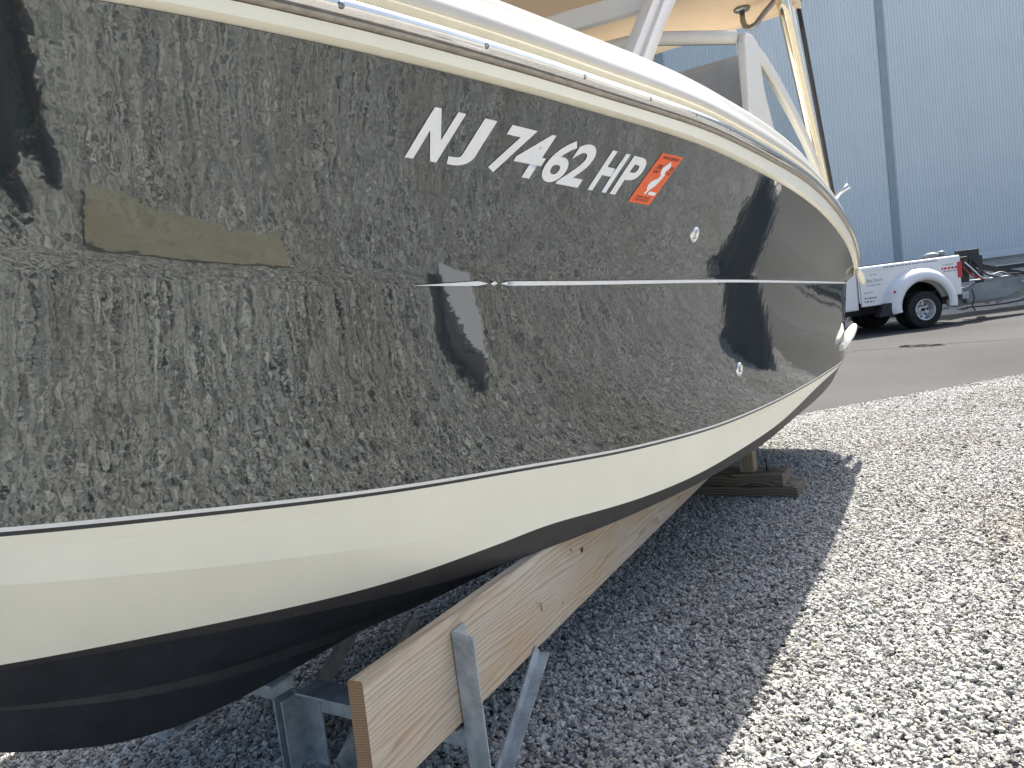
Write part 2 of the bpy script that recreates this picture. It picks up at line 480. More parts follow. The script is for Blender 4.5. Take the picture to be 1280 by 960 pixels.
# loose crushed stone: geometry-nodes scatter on a patchwork of cells (dense where the camera and the hull's gloss look)
PATCH = 0.5
def gravel_cells():
    vs = []; rot = []; var = []
    rk = random.Random(4)
    for ix in range(-14, 30):
        for iy in range(-16, 24):
            x, y = (ix + .5) * PATCH, (iy + .5) * PATCH
            if edge_dist(x, y) > -0.22: continue
            pb = to_boat((x, y))
            d = Vector((x, y, 0)) - Vector((0, 0, CAM_H)); dep = d.dot(F)
            keep = dep > 0.5 and abs(d.dot(CR) / dep) < .95 and d.dot(CU) / dep > -.85 and pb.y > -4.5
            if not (keep or (-6.0 < pb.x < 9.5 and 0.0 < pb.y < 6.2)): continue
            vs.append((x, y, 0)); rot.append(rk.randrange(4) * math.pi / 2); var.append(rk.randrange(5))
    # the ragged last row along the asphalt
    s_ = -6.0
    while s_ < 8:
        p = EDGE_A + EN * s_ - EP * 0.16
        vs.append((p.x, p.y, -.004)); rot.append(math.atan2(EN.y, EN.x) + rk.randrange(4) * math.pi / 2); var.append(rk.randrange(5)); s_ += .45
    me = bpy.data.meshes.new('gravel')
    me.from_pydata(vs, [], [])
    a = me.attributes.new('turn', 'FLOAT', 'POINT'); a.data.foreach_set('value', rot)
    a = me.attributes.new('variant', 'INT', 'POINT'); a.data.foreach_set('value', var)
    o = bpy.data.objects.new('gravel', me); COL.objects.link(o)
    me.materials.append(M['stone'])
    return o
grav = gravel_cells()
tag(grav, 'loose pale grey crushed stone spread around and under the boat', 'gravel', kind='stuff')

def gravel_nodes(o):
    ng = bpy.data.node_groups.new('scatter_stone', 'GeometryNodeTree')
    ng.interface.new_socket('Geometry', in_out='INPUT', socket_type='NodeSocketGeometry')
    ng.interface.new_socket('Geometry', in_out='OUTPUT', socket_type='NodeSocketGeometry')
    N = ng.nodes.new; L = ng.links.new
    gi = N('NodeGroupInput'); go = N('NodeGroupOutput')
    def rnd(kind, lo, hi, seed):
        r = N('FunctionNodeRandomValue'); r.data_type = kind
        k = {'FLOAT_VECTOR': (0, 1), 'FLOAT': (2, 3), 'INT': (4, 5)}[kind]
        r.inputs[k[0]].default_value = lo; r.inputs[k[1]].default_value = hi; r.inputs['Seed'].default_value = seed
        return r.outputs[{'FLOAT_VECTOR': 0, 'FLOAT': 1, 'INT': 2}[kind]]
    shapes = N('GeometryNodeJoinGeometry')
    for k in range(7):
        ico = N('GeometryNodeMeshIcoSphere'); ico.inputs['Radius'].default_value = 1.0; ico.inputs['Subdivisions'].default_value = 2
        nz = N('ShaderNodeTexNoise'); nz.noise_dimensions = '4D'; nz.inputs['W'].default_value = 13.7 * k + 2.1
        nz.inputs['Scale'].default_value = 0.9; nz.inputs['Detail'].default_value = 1.0
        mr = N('ShaderNodeMapRange'); mr.inputs['From Min'].default_value = .3; mr.inputs['From Max'].default_value = .7
        mr.inputs['To Min'].default_value = .42; mr.inputs['To Max'].default_value = 1.5
        L(nz.outputs['Fac'], mr.inputs['Value'])
        pos = N('GeometryNodeInputPosition')
        sc = N('ShaderNodeVectorMath'); sc.operation = 'SCALE'
        L(pos.outputs[0], sc.inputs[0]); L(mr.outputs[0], sc.inputs['Scale'])
        ml = N('ShaderNodeVectorMath'); ml.operation = 'MULTIPLY'
        rk = random.Random(k)
        ml.inputs[1].default_value = (1.2, rk.uniform(.6, .95), rk.uniform(.45, .75))
        L(sc.outputs[0], ml.inputs[0])
        s2 = N('GeometryNodeSetPosition'); L(ico.outputs['Mesh'], s2.inputs['Geometry']); L(ml.outputs[0], s2.inputs['Position'])
        sm = N('GeometryNodeSetMaterial'); sm.inputs['Material'].default_value = M['stone']
        L(s2.outputs[0], sm.inputs['Geometry'])
        gti = N('GeometryNodeGeometryToInstance'); L(sm.outputs[0], gti.inputs[0])
        L(gti.outputs[0], shapes.inputs[0])
    patches = N('GeometryNodeJoinGeometry')
    for k in range(5):
        grid = N('GeometryNodeMeshGrid')
        grid.inputs['Size X'].default_value = PATCH + .02; grid.inputs['Size Y'].default_value = PATCH + .02
        grid.inputs['Vertices X'].default_value = 2; grid.inputs['Vertices Y'].default_value = 2
        ds = N('GeometryNodeDistributePointsOnFaces'); ds.distribute_method = 'RANDOM'
        ds.inputs['Density'].default_value = STONES; ds.inputs['Seed'].default_value = 40 + k
        L(grid.outputs['Mesh'], ds.inputs['Mesh'])
        sp = N('GeometryNodeSetPosition')
        L(ds.outputs['Points'], sp.inputs['Geometry']); L(rnd('FLOAT_VECTOR', (0, 0, -.006), (0, 0, .010), 5 + k), sp.inputs['Offset'])
        ip = N('GeometryNodeInstanceOnPoints'); ip.inputs['Pick Instance'].default_value = True
        L(sp.outputs[0], ip.inputs['Points']); L(shapes.outputs[0], ip.inputs['Instance'])
        L(rnd('INT', 0, 6, 3 + k), ip.inputs['Instance Index'])
        L(rnd('FLOAT_VECTOR', (-.6, -.6, -3.15), (.6, .6, 3.15), 8 + k), ip.inputs['Rotation'])
        pw = N('ShaderNodeMath'); pw.operation = 'POWER'; pw.inputs[1].default_value = 1.7
        L(rnd('FLOAT', 0.0, 1.0, 11 + k), pw.inputs[0])
        mr = N('ShaderNodeMapRange'); mr.inputs['To Min'].default_value = STONE_MIN; mr.inputs['To Max'].default_value = STONE_MAX
        L(pw.outputs[0], mr.inputs['Value']); L(mr.outputs[0], ip.inputs['Scale'])
        st = N('GeometryNodeStoreNamedAttribute'); st.data_type = 'FLOAT'; st.domain = 'INSTANCE'; st.inputs['Name'].default_value = 'rnd'
        L(ip.outputs[0], st.inputs['Geometry']); L(rnd('FLOAT', 0.0, 1.0, 21 + k), st.inputs['Value'])
        rl = N('GeometryNodeRealizeInstances'); L(st.outputs[0], rl.inputs[0])
        gti = N('GeometryNodeGeometryToInstance'); L(rl.outputs[0], gti.inputs[0]); L(gti.outputs[0], patches.inputs[0])
    m2p = N('GeometryNodeMeshToPoints'); L(gi.outputs[0], m2p.inputs['Mesh'])
    ip = N('GeometryNodeInstanceOnPoints'); ip.inputs['Pick Instance'].default_value = True
    L(m2p.outputs[0], ip.inputs['Points']); L(patches.outputs[0], ip.inputs['Instance'])
    at = N('GeometryNodeInputNamedAttribute'); at.data_type = 'INT'; at.inputs['Name'].default_value = 'variant'
    L(at.outputs['Attribute'], ip.inputs['Instance Index'])
    at = N('GeometryNodeInputNamedAttribute'); at.data_type = 'FLOAT'; at.inputs['Name'].default_value = 'turn'
    cx = N('ShaderNodeCombineXYZ'); L(at.outputs['Attribute'], cx.inputs['Z']); L(cx.outputs[0], ip.inputs['Rotation'])
    L(ip.outputs[0], go.inputs[0])
    md = o.modifiers.new('scatter', 'NODES'); md.node_group = ng
STONES, STONE_MIN, STONE_MAX = 7600, .0060, .0140
gravel_nodes(grav)

# ------------------------------------------------------------------ building on its bank
BY = 26.0; BZ = 1.22; BH = 11.6
bank = MB()
rows = []
rb = random.Random(9)
for j, (y, z) in enumerate([(19.2, 0.0), (20.2, .10), (21.2, .35), (22.2, .62), (23.2, .86), (24.2, 1.02), (25.2, 1.1), (25.86, 1.12)]):
    rows.append([(x, y + 0.045 * (x - 14) * 0 + (rb.uniform(-.12, .12) if j < 7 else 0), max(-.02, z + (rb.uniform(-.05, .05) if 0 < j < 7 else (-.02 if j == 0 else 0)))) for x in np.arange(-30, 48, .4)])
bank.loft(rows)
tag(bank.build('gravel_bank', M['bed'], smooth=True), kind='structure')
# riprap on the stretch of bank that shows right of the truck
def rock_mesh(seed):
    bm = bmesh.new(); bmesh.ops.create_icosphere(bm, subdivisions=2, radius=1)
    rk = random.Random(seed); ph = [rk.uniform(0, 6) for _ in range(6)]
    for v in bm.verts:
        p = v.co; v.co = p * (0.85 + .18 * math.sin(2.3*p.x+ph[0]) + .15 * math.sin(2.9*p.y+ph[1]) + .14*math.sin(3.1*p.z+ph[2]))
    vs = [tuple(v.co) for v in bm.verts]; fs = [tuple(v.index for v in f.verts) for f in bm.faces]; bm.free()
    return vs, fs
rocks = [rock_mesh(k) for k in range(4)]
rp = MB()
for k in range(1500):
    x = rb.uniform(9, 26); f_ = rb.random(); y = 20 + 5.6 * f_; z = 0.06 + 1.02 * f_ ** .8
    s_ = rb.uniform(.05, .13); vs, fs = rocks[k % 4]; a = rb.uniform(0, 6.28)
    rp.add([(x + s_*(p[0]*math.cos(a)-p[1]*math.sin(a))*1.2, y + s_*(p[0]*math.sin(a)+p[1]*math.cos(a)), z + s_*.7*p[2]) for p in vs], fs)
M['riprap'] = simple('bank_rock', (0.30, 0.29, 0.27), 0.9, 0.35, 5)
tag(rp.build('bank_stones', M['riprap']), 'grey broken stones covering the bank below the metal building', 'stones', kind='stuff')

bld = thing('metal_building', 'tall pale blue corrugated metal building behind the white truck', 'building', (0, BY, BZ))
PW = 7.3; X0 = 13.42 - 6 * PW
rib = 0.105
def panel_mesh():
    mb = MB(); prof = []
    nrib = int((PW - 0.24) / rib)
    x = 0.12; stp = (PW - 0.24) / nrib
    for k in range(nrib):
        prof += [(x, 0), (x + stp*.50, 0), (x + stp*.62, -.022), (x + stp*.88, -.022)]
        x += stp
    prof.append((x, 0))
    mb.loft([[(px, py, 0.16) for px, py in prof], [(px, py, BH) for px, py in prof]])
    return mb
first = None
for k in range(10):
    if first is None:
        first = panel_mesh().build('wall_panel', M['wall'], bld); o = first
    else:
        o = first.copy(); COL.objects.link(o)
    o.location = (X0 + k * PW, 0, 0)
for k in range(11):
    xs = X0 + k * PW
    MB().box((xs - .125, -.05, .10), (xs + .125, .03, BH)).build('seam_trim', M['seam'], bld, bevel=.01)
MB().box((X0, -.07, 0), (X0 + 10 * PW, -.052, .235)).build('base_flashing', M['flash'], bld)
MB().box((X0, .04, -1.5), (X0 + 10 * PW, 14, BH - .02)).build('wall_core', M['wall'], bld)
MB().box((X0, -.045, -1.5), (X0 + 10 * PW, .035, -.004)).build('foundation', M['concrete'], bld)
MB().box((X0 - .2, -.35, BH), (X0 + 10 * PW + .2, 14.2, BH + .3)).build('roof', M['flash'], bld)

# ------------------------------------------------------------------ the boat
def pchip(xs, ys):
    xs = np.array(xs, float); ys = np.array(ys, float); h = np.diff(xs); d = np.diff(ys) / h; mm = np.zeros_like(ys)
    for i in range(1, len(xs) - 1):
        if d[i-1] * d[i] > 0:
            w1 = 2*h[i] + h[i-1]; w2 = h[i] + 2*h[i-1]; mm[i] = (w1 + w2) / (w1/d[i-1] + w2/d[i])
    mm[0] = d[0]; mm[-1] = d[-1]
    def f(x):
        x = min(max(x, xs[0]), xs[-1]); i = int(min(max(np.searchsorted(xs, x) - 1, 0), len(h) - 1)); t = (x - xs[i]) / h[i]
        return float((2*t**3-3*t*t+1)*ys[i] + (t**3-2*t*t+t)*h[i]*mm[i] + (-2*t**3+3*t*t)*ys[i+1] + (t**3-t*t)*h[i]*mm[i+1])
    # light smoothing so that reflections run clean
    g = np.linspace(xs[0], xs[-1], 400); v = np.array([f(q) for q in g]); v0 = v.copy()
    for _ in range(60):
        v[1:-1] = .25*v[:-2] + .5*v[1:-1] + .25*v[2:]
    wgt = np.clip(np.minimum(np.arange(400), np.arange(400)[::-1]) / 30.0, 0, 1)
    v = v0 * (1 - wgt) + v * wgt
    return lambda x: float(np.interp(x, g, v))
KX = {'sheer': 7.30, 'knuckle': 7.15, 'boot': 6.85}
KT = {
 'sheer': ([0,.3,1,2,3,4,5,5.6,6,6.3,6.6,7.0,7.3], [1.10,1.15,1.2,1.24,1.25,1.22,1.14,1.045,.93,.805,.635,.33,0],
           [0,.35,.77,1.56,2.43,3.36,4.04,5.03,5.6,6.17,7.3], [1.43,1.535,1.655,1.79,1.902,1.972,2.02,2.052,2.076,2.115,2.20]),
 'knuckle': ([0,.3,1,2,3,4,5,5.5,6,6.3,6.6,6.9,7.15], [1.04,1.06,1.06,1.06,1.05,1.0,.91,.825,.675,.545,.385,.2,0],
           [0,1.85,3.62,4.78,5.4,5.77,6.01,6.26,6.7,7.15], [1.385,1.461,1.534,1.581,1.616,1.652,1.683,1.726,1.80,1.88]),
 'boot': ([0,.3,1,2,3,4,5,5.5,6,6.3,6.6,6.85], [.97,.985,.985,.975,.93,.84,.70,.58,.41,.275,.125,0],
           [0,1.12,2.03,3.13,4.07,4.87,5.38,5.66,5.89,6.24,6.6,6.85], [.738,.75,.769,.807,.882,.98,1.043,1.084,1.121,1.178,1.25,1.31]),
}
HF = {k: (pchip(v[0], v[1]), pchip(v[2], v[3])) for k, v in KT.items()}
# drop of the lower edges below the boot line, and the inner edges of the bottom
D_crease = pchip([0, 2.5, 4.06, 5.39, 6.28, 6.85], [.018, .05, .088, .06, .048, .03])
D_chine = pchip([-.17, 1.0, 2.3, 3.1, 3.8, 4.1, 4.62, 5.4, 5.92, 6.28, 6.85], [.033, .075, .163, .194, .224, .228, .222, .174, .15, .128, .07])
D_flat_o = pchip([-.17, 1.0, 2.3, 3.1, 3.8, 4.1, 4.62, 5.03, 5.38, 6.0, 6.27, 6.85], [.037, .079, .167, .198, .228, .232, .23, .262, .296, .32, .33, .345])
D_flat_i = pchip([-.14, .76, 1.58, 2.46, 3.05, 4.1, 4.66, 4.98, 5.35, 5.98, 6.2, 6.85], [.131, .2, .222, .262, .276, .31, .333, .345, .35, .351, .352, .355])
Z_keel = pchip([0, 3, 4.5, 5.2, 5.6, 5.85, 6.2, 6.5, 6.7, 6.85], [.40, .40, .375, .365, .38, .42, .575, .77, .95, 1.12])
Y_strake = lambda x: -.03 - .105 * min(max((x - 4.9) / 1.4, 0), 2)

def base(k, u):
    x = u * KX[k]
    return x, HF[k][0](x), HF[k][1](x)
def bot(u):
    """points of the lower hull at u: boot, crease, chine, strake outer, strake inner, keel"""
    x, y, z = base('boot', u)
    fade = min(1, y / .25)
    def q(dy, dz): return (x, max(0, y + dy * fade), z - dz)
    return [q(0, 0), q(-.003, .010), q(-.006, .020), q(-.016, D_crease(x)), q(-.030, D_chine(x)), q(Y_strake(x), D_flat_o(x)), q(Y_strake(x) - .055, D_flat_i(x))], Z_keel(x)

SAG_L = lambda x: 0.006 + 0.0380 * min(max(x / 6.0, 0), 1.15)
SAG_U = lambda x: 0.005 + 0.0270 * min(max(x / 6.0, 0), 1.15)
def shp(v): return v - v ** 3
def panel(which, u, v):
    a, b = ('boot', 'knuckle') if which == 'L' else ('knuckle', 'sheer')
    pa, pb = base(a, u), base(b, u)
    x = pa[0] + (pb[0]-pa[0])*v; y = pa[1] + (pb[1]-pa[1])*v; z = pa[2] + (pb[2]-pa[2])*v
    s_ = (SAG_L if which == 'L' else SAG_U)(x) * min(1, y / .3)
    return Vector((x, max(0, y - s_ * shp(v)), z))
def surf(which, x, z, off=0.0):
    a, b = ('boot', 'knuckle') if which == 'L' else ('knuckle', 'sheer')
    v = .5
    for _ in range(12):
        u = x / (KX[a] + (KX[b] - KX[a]) * v)
        pa, pb = base(a, u), base(b, u)
        v = (z - pa[2]) / (pb[2] - pa[2])
    p = panel(which, u, v)
    du = panel(which, u + .002, v) - p; dv = panel(which, u, v + .01) - p
    n_ = dv.cross(du).normalized()
    if n_.y < 0: n_ = -n_
    return p + n_ * off, n_

US = [i / 150 for i in range(151)]
CORNER_R = .14
def full_rows(fn):
    """rows of points round the hull: port stem -> stern corner -> transom centre, then mirrored"""
    rows = [fn(u) for u in reversed(US)]
    r0 = rows[-1]
    for k in range(1, 9):
        a = k / 8 * math.pi / 2
        rows.append([(p[0] - CORNER_R * math.sin(a), p[1] - CORNER_R * (1 - math.cos(a)), p[2]) for p in r0])
    last = rows[-1]
    for f_ in (.5, 0):
        rows.append([(p[0], p[1] * f_, p[2]) for p in last])
    mir = [[(p[0], -p[1], p[2]) for p in r] for r in rows[-2::-1]]
    return rows + mir

boat = thing('motor_boat', 'charcoal and cream motor boat with hardtop resting on a wooden bunk', 'boat', BT, BRZ)
VL = [i / 20 for i in range(21)]
def topside(u): return [panel('L', u, v) for v in VL] + [panel('U', u, v) for v in VL[1:]]
hb = MB(); hb.loft([[tuple(p) for p in r] for r in full_rows(topside)])
hull = hb.build('hull_topside', M['gel_dark'], boat, smooth=True)
hull['label'] = 'glossy charcoal hull side'
def part_rows(i0, i1, name, mat, parent=boat, auto=None):
    mb = MB(); mb.loft(full_rows(lambda u: bot(u)[0][i0:i1+1]))
    return mb.build(name, mat, parent, smooth=auto is None, auto=auto)
part_rows(0, 1, 'boot_stripe', M['gel_stripe'])
M['boot_dark'] = simple('boot_line', (0.03, 0.032, 0.036), 0.4, 0.1, 20)
part_rows(1, 2, 'boot_line', M['boot_dark'])
cb = part_rows(2, 5, 'chine_band', M['gel_white'], auto=.12)
cb['label'] = 'cream lower band of the hull'
def bottom(u):
    pts_, zk = bot(u)
    a, b = pts_[5], pts_[6]
    rows_ = [b]
    for k in range(1, 11):
        t = k / 10
        yy = b[1] * (1 - t); zz = b[2] + (min(zk, b[2]) - b[2]) * (t ** 1.12)
        rows_.append((b[0], yy, zz))
    return rows_
M['chine_flat'] = simple('chine_flat_grey', (0.060, 0.058, 0.056), 0.55, 0.2, 10)  # plain grey, lighter than the bottom paint
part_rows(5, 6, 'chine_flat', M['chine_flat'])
mb = MB(); mb.loft(full_rows(bottom))
hbm = mb.build('hull_bottom', M['paint_bottom'], boat, auto=.35)
hbm['label'] = 'navy black painted bottom'
for sgn in (1, -1):
    rows = []
    for u in np.linspace(.30, .93, 60):
        pts_, zk = bot(u); b = pts_[6]
        fr = .50; t0, t1 = fr, fr + .09 * math.sin(math.pi * min(1, (.93 - u) / .12) / 2)
        def pt(t, d): return (b[0], sgn * b[1] * (1 - t), b[2] + (min(zk, b[2]) - b[2]) * (t ** 1.12) - d)
        dd = .028 * math.sin(math.pi * min(1, (.93 - u) / .12) / 2) + .001
        rows.append([pt(t0 - .01, -.004), pt(t0, dd * .9), pt(t1, dd * .35), pt(t1 + .01, -.004)])
    mb = MB(); mb.loft(rows); mb.build('spray_strake', M['paint_bottom'], boat)

# --- gunwale: flange under the rail, rubber, stainless insert with screws, cream strip, moulded deck edge
D_flange = pchip([0, 1.15, 2.1, 3.4, 4.1, 5.0, 6.0, 7.30], [.06, .070, .072, .056, .046, .034, .032, .032])
D_top = pchip([0, .6, 1.3, 2.5, 3.25, 3.74, 4.5, 5.14, 7.30], [.22, .245, .265, .29, .282, .268, .252, .240, .23])
def rail_rows(offs):
    def fn(u):
        x, y, z = base('sheer', u)
        out = []
        for dy, dz in offs(x):
            yy = y + dy
            if y < .3: yy = y + dy if dy > 0 else y + dy * y / .3
            out.append((x + (0.5 * dy if y < .1 and dy > 0 else 0), max(yy, 0.0), z + dz))
        return out
    return full_rows(fn)
def rail_part(name, offs, mat, auto=.5):
    mb = MB(); mb.loft(rail_rows(offs)); return mb.build(name, mat, boat, auto=auto)
rail_part('rail_flange', lambda x: [(-.004, .002), (.014, .0), (.030, .006), (.032, D_flange(x)), (.0, D_flange(x) + .012)], M['gel_white'])
rail_part('rub_rail', lambda x: [(.01, D_flange(x) + .003), (.043, D_flange(x) + .005), (.046, D_flange(x) + .009), (.04, D_flange(x) + .014), (.0, D_flange(x) + .016)], M['rubber'])
def ins(x):
    d = D_flange(x) + .013
    return [(.030, d), (.047, d + .003), (.057, d + .014), (.057, d + .027), (.048, d + .038), (.03, d + .042), (.0, d + .042)]
rail = rail_part('stainless_insert', ins, M['steel'], auto=1.2)
rail_part('cream_strip', lambda x: [(.0, D_flange(x) + .050), (.034, D_flange(x) + .052), (.040, D_flange(x) + .066), (.036, D_flange(x) + .080), (.0, D_flange(x) + .088)], M['cream_strip'], auto=1.0)
def cap(x):
    a = D_flange(x) + .08; t = D_top(x); c = a + (t - a) * .5
    return [(.018, a), (.026, a + .010), (.027, a + (c-a)*.45), (.022, a + (c-a)*.8), (.012, c - .006), (.002, c + .004), (-.004, c + (t-c)*.2), (-.008, c + (t-c)*.55), (-.016, c + (t-c)*.85),
            (-.030, t - .006), (-.055, t), (-.16, t - .004), (-.3, t - .015), (-.42, t - .03), (-1.4, t - .03)]
dk = rail_part('deck_moulding', cap, M['gel_deck'], auto=.9)
# polished strip along the top edge of the foredeck moulding
pth = []
for u in np.linspace(.56, .9, 40):
    x, y, z = base('sheer', u); pth.append((x, y - .060, z + D_top(x) + .006))
MB().tube(pth, .008, 8).build('deck_trim', M['steel'], boat, smooth=True)
for k in range(15):
    x = .55 + .37 * k + .03 * math.sin(k)
    y, z = HF['sheer'][0](x), HF['sheer'][1](x); y2 = HF['sheer'][0](x + .01)
    nx = Vector((-(y2 - y) / .01 * 1.0, 1, .0)).normalized()
    c = Vector((x, y, z + D_flange(x) + .031)) + nx * .0545
    mt = Matrix.Translation(c) @ Vector((0, 1, 0)).rotation_difference(nx).to_matrix().to_4x4()
    MB().lathe([(0, .0001), (.003, .0035), (.002, .0075), (-.003, .0085)], mt, 10).build('screw', M['steel_dull'], rail, smooth=True)

# --- accent stripe below the knuckle
def decal(poly_rows, which, name, mat, off=.0032, parent=hull):
    """poly_rows: [(x, z_low, z_high)] along the hull"""
    lo = [tuple(surf(which, x, a, off)[0]) for x, a, b in poly_rows]; hi = [tuple(surf(which, x, b, off)[0]) for x, a, b in poly_rows]
    mb = MB(); mb.loft([lo, hi]); return mb.build(name, mat, parent, smooth=True)
zk = lambda x: HF['knuckle'][1](x) - .004
A0 = 5.40
def stripe(pts): return decal([(A0 - d, zk(A0 - d) - a, zk(A0 - d) - b) for d, a, b in pts], 'L', 'accent_stripe', M['decal_white'])
stripe([(.23 * t, .0135, .0135 - .0005 - .0125 * t) for t in np.linspace(0, 1, 9)])
stripe([(.231, .0135, .001), (.268, .0083, .0063)])
stripe([(.283, .008, .0065), (.297, .0135, .001), (.311, .008, .0065)])
stripe([(.326 + .036 * t, .008 + .0055 * t, .0065 - .0055 * t) for t in (0, .25, .5, .75, 1)] + [(A0 - x, .0135, .001) for x in np.linspace(5.04, .02, 120)])

# --- registration lettering, laid on the hull skin
def text_mesh(s, size=1.0, offset=0.0, space=1.0):
    c = bpy.data.curves.new('t', 'FONT'); c.body = s; c.size = size; c.offset = offset; c.space_character = space; c.resolution_u = 5
    o = bpy.data.objects.new('t', c); COL.objects.link(o)
    dg = bpy.context.evaluated_depsgraph_get()
    me = bpy.data.meshes.new_from_object(o.evaluated_get(dg))
    bpy.data.objects.remove(o)
    return me
def lay_text(s, name, mat, mapper, parent, offset=0.0, space=1.0, cut=0.12):
    """flat lettering cut into slices and wrapped with mapper(tx, ty) (both in cap heights)"""
    me = text_mesh(s, 1.0, offset, space)
    bm = bmesh.new(); bm.from_mesh(me); bpy.data.meshes.remove(me)
    xs = [v.co.x for v in bm.verts]; ys = [v.co.y for v in bm.verts]
    x0, x1, y0, y1 = min(xs), max(xs), min(ys), max(ys)
    if cut:
        for ax, a, b in ((Vector((1,0,0)), x0, x1), (Vector((0,1,0)), y0, y1)):
            p = a + cut
            while p < b:
                bmesh.ops.bisect_plane(bm, geom=bm.verts[:] + bm.edges[:] + bm.faces[:], plane_co=ax * p, plane_no=ax)
                p += cut
    for v in bm.verts:
        v.co = mapper((v.co.x - x0) / (x1 - x0), (v.co.y - y0) / (y1 - y0))
    me = bpy.data.meshes.new(name); bm.to_mesh(me); bm.free(); me.materials.append(mat)
    o = bpy.data.objects.new(name, me); COL.objects.link(o); o.parent = parent
    return o
# registration: each character fills its own slanted box on the hull (x of its foot, left to right)
def reg_glyph(ch, xa, xb, offset):
    def mp(a, b):
        x = xa + (xb - xa) * a; f_ = (5.515 - x) / 1.005
        return surf('U', x - (.049 + .036 * f_) * b, 1.895 - .061 * f_ + .014 * f_ * (f_ - 1) + (.107 + .010 * f_) * b, .0018)[0]
    return lay_text(ch, 'registration_lettering', M['decal_white'], mp, hull, offset, 1.0)
for ch, xa, xb, of in (('N', 5.515, 5.417, .048), ('J', 5.392, 5.308, .030), ('7', 5.250, 5.146, .030), ('4', 5.166, 5.044, .022), ('6', 5.030, 4.922, .024), ('2', 4.934, 4.816, .030), ('H', 4.760, 4.650, .034), ('P', 4.624, 4.512, .028)):
    reg_glyph(ch, xa, xb, of)
# sticker
STC = [(4.491, 1.820), (4.332, 1.812), (4.187, 1.974), (4.358, 1.977)]   # bottom left, bottom right, top right, top left
def st_xz(a, b):
    p = [Vector(q) for q in STC]
    q = (p[0]*(1-a) + p[1]*a)*(1-b) + (p[3]*(1-a) + p[2]*a)*b
    return q.x, q.y
def st_map(off): return lambda a, b: surf('U', *st_xz(a, b), off)[0]
mb = MB(); mb.loft([[tuple(st_map(.0016)(a, b)) for a in np.linspace(0, 1, 7)] for b in np.linspace(0, 1, 9)])
sticker = mb.build('sticker', M['decal_orange'], hull, smooth=True); sticker['label'] = 'orange registration sticker'
nj = [(.44,.17),(.40,.22),(.43,.27),(.37,.31),(.33,.38),(.36,.44),(.46,.49),(.55,.52),(.58,.57),(.52,.62),(.46,.67),(.44,.73),(.50,.79),(.60,.87),(.74,.79),(.72,.72),(.66,.68),(.68,.63),(.74,.62),(.72,.54),(.70,.46),(.66,.38),(.58,.32),(.52,.27),(.50,.22)]
bm = bmesh.new(); f_ = bm.faces.new([bm.verts.new((a, b, 0)) for a, b in nj]); bmesh.ops.triangulate(bm, faces=[f_])
g_ = st_map(.0028)
for v in bm.verts: v.co = g_(v.co.x, v.co.y)
me = bpy.data.meshes.new('state_outline'); bm.to_mesh(me); bm.free(); me.materials.append(M['decal_white'])
o = bpy.data.objects.new('state_outline', me); COL.objects.link(o); o.parent = hull
def st_text(s, a0, a1, b0, b1, mat):
    g = st_map(.0036); return lay_text(s, 'sticker_lettering', mat, lambda a, b: g(a0 + (a1-a0)*a, b0 + (b1-b0)*b), hull, .01, 1.0, .5)
st_text('NEW JERSEY', .14, .9, .885, .955, M['decal_black'])
st_text('20', .16, .38, .70, .78, M['decal_black']); st_text('EXP', .16, .38, .61, .67, M['decal_black'])
st_text('25', .76, .94, .70, .78, M['decal_black']); st_text('DEC', .76, .94, .62, .67, M['decal_black'])
st_text('WITH VALID', .2, .78, .105, .145, M['decal_black']); st_text('CERTIFICATE', .2, .78, .05, .09, M['decal_black'])
mb = MB(); g = st_map(.003); mb.loft([[tuple(g(a, b)) for a in (.58, .92)] for b in (.19, .255)]); mb.build('sticker_panel', M['decal_white'], hull)

# --- through-hull drains
def drain(which, x, z, r):
    p, n_ = surf(which, x, z, .0)
    mt = Matrix.Translation(p) @ Vector((0, 1, 0)).rotation_difference(n_).to_matrix().to_4x4()
    o = MB().lathe([(-.006, r*.45), (.004, r*.5), (.008, r*.62), (.010, r*.8), (.007, r*.97), (-.002, r*1.02)], mt, 28).build('drain_fitting', M['steel'], hull, smooth=True)
    MB().lathe([(.0005, .0001), (.0012, r*.5)], mt, 20).build('drain_hole', M['dark_trim'], o)
    if which == 'U':
        MB().lathe([(.003, .0001), (.005, r*.26), (.002, r*.34)], mt, 16).build('drain_flap', M['steel'], o, smooth=True)
drain('U', 3.859, 1.714, .034)
drain('L', 3.024, 1.050, .038)

# --- stern fittings: end cap of the rail and the pale trim block under the quarter
x, y, z = 0.05, 1.13, 1.40
mb = MB()
rows = []
for t in np.linspace(0, 1, 9):
    s_ = .026 * (math.sin(math.pi * (0.12 + .76 * t))) + .008
    cx, cy, cz = .16 - .42 * t, 1.155 - .02 * t, 1.475 - .15 * t + .03 * t * t
    rows.append([(cx + s_*.2*math.cos(a), cy + s_ * math.cos(a) * .9, cz + s_ * math.sin(a)) for a in [2*math.pi*k/14 for k in range(14)]])
mb.loft(rows, True); mb.add(rows[0], [tuple(range(14))]); mb.add(rows[-1], [tuple(range(14))])
mb.build('rail_end_cap', M['gel_white'], boat, smooth=True)
mb = MB(); rows = []
for t in np.linspace(0, 1, 10):
    w_ = .042 * (math.sin(math.pi * (.12 + .72 * t)) ** .7); h_ = .036 * (1 - .3 * abs(2*t - 1))
    cx, cy, cz = .34 - .52 * t, 1.01 + .03 * t, .868 + .125 * t
    ridge = [(-.6, -1), (.7, -1.0), (1.0, -.5), (.75, .0), (1.05, .35), (.8, .9), (0, 1.1), (-.7, .8), (-.8, -.4)]
    rows.append([(cx, cy + w_ * a, cz + h_ * b) for a, b in ridge])
mb.loft(rows, True); mb.add(rows[0], [tuple(range(9))]); mb.add(rows[-1], [tuple(range(9))])
tb = mb.build('quarter_pad', M['gel_white'], boat, auto=.6)

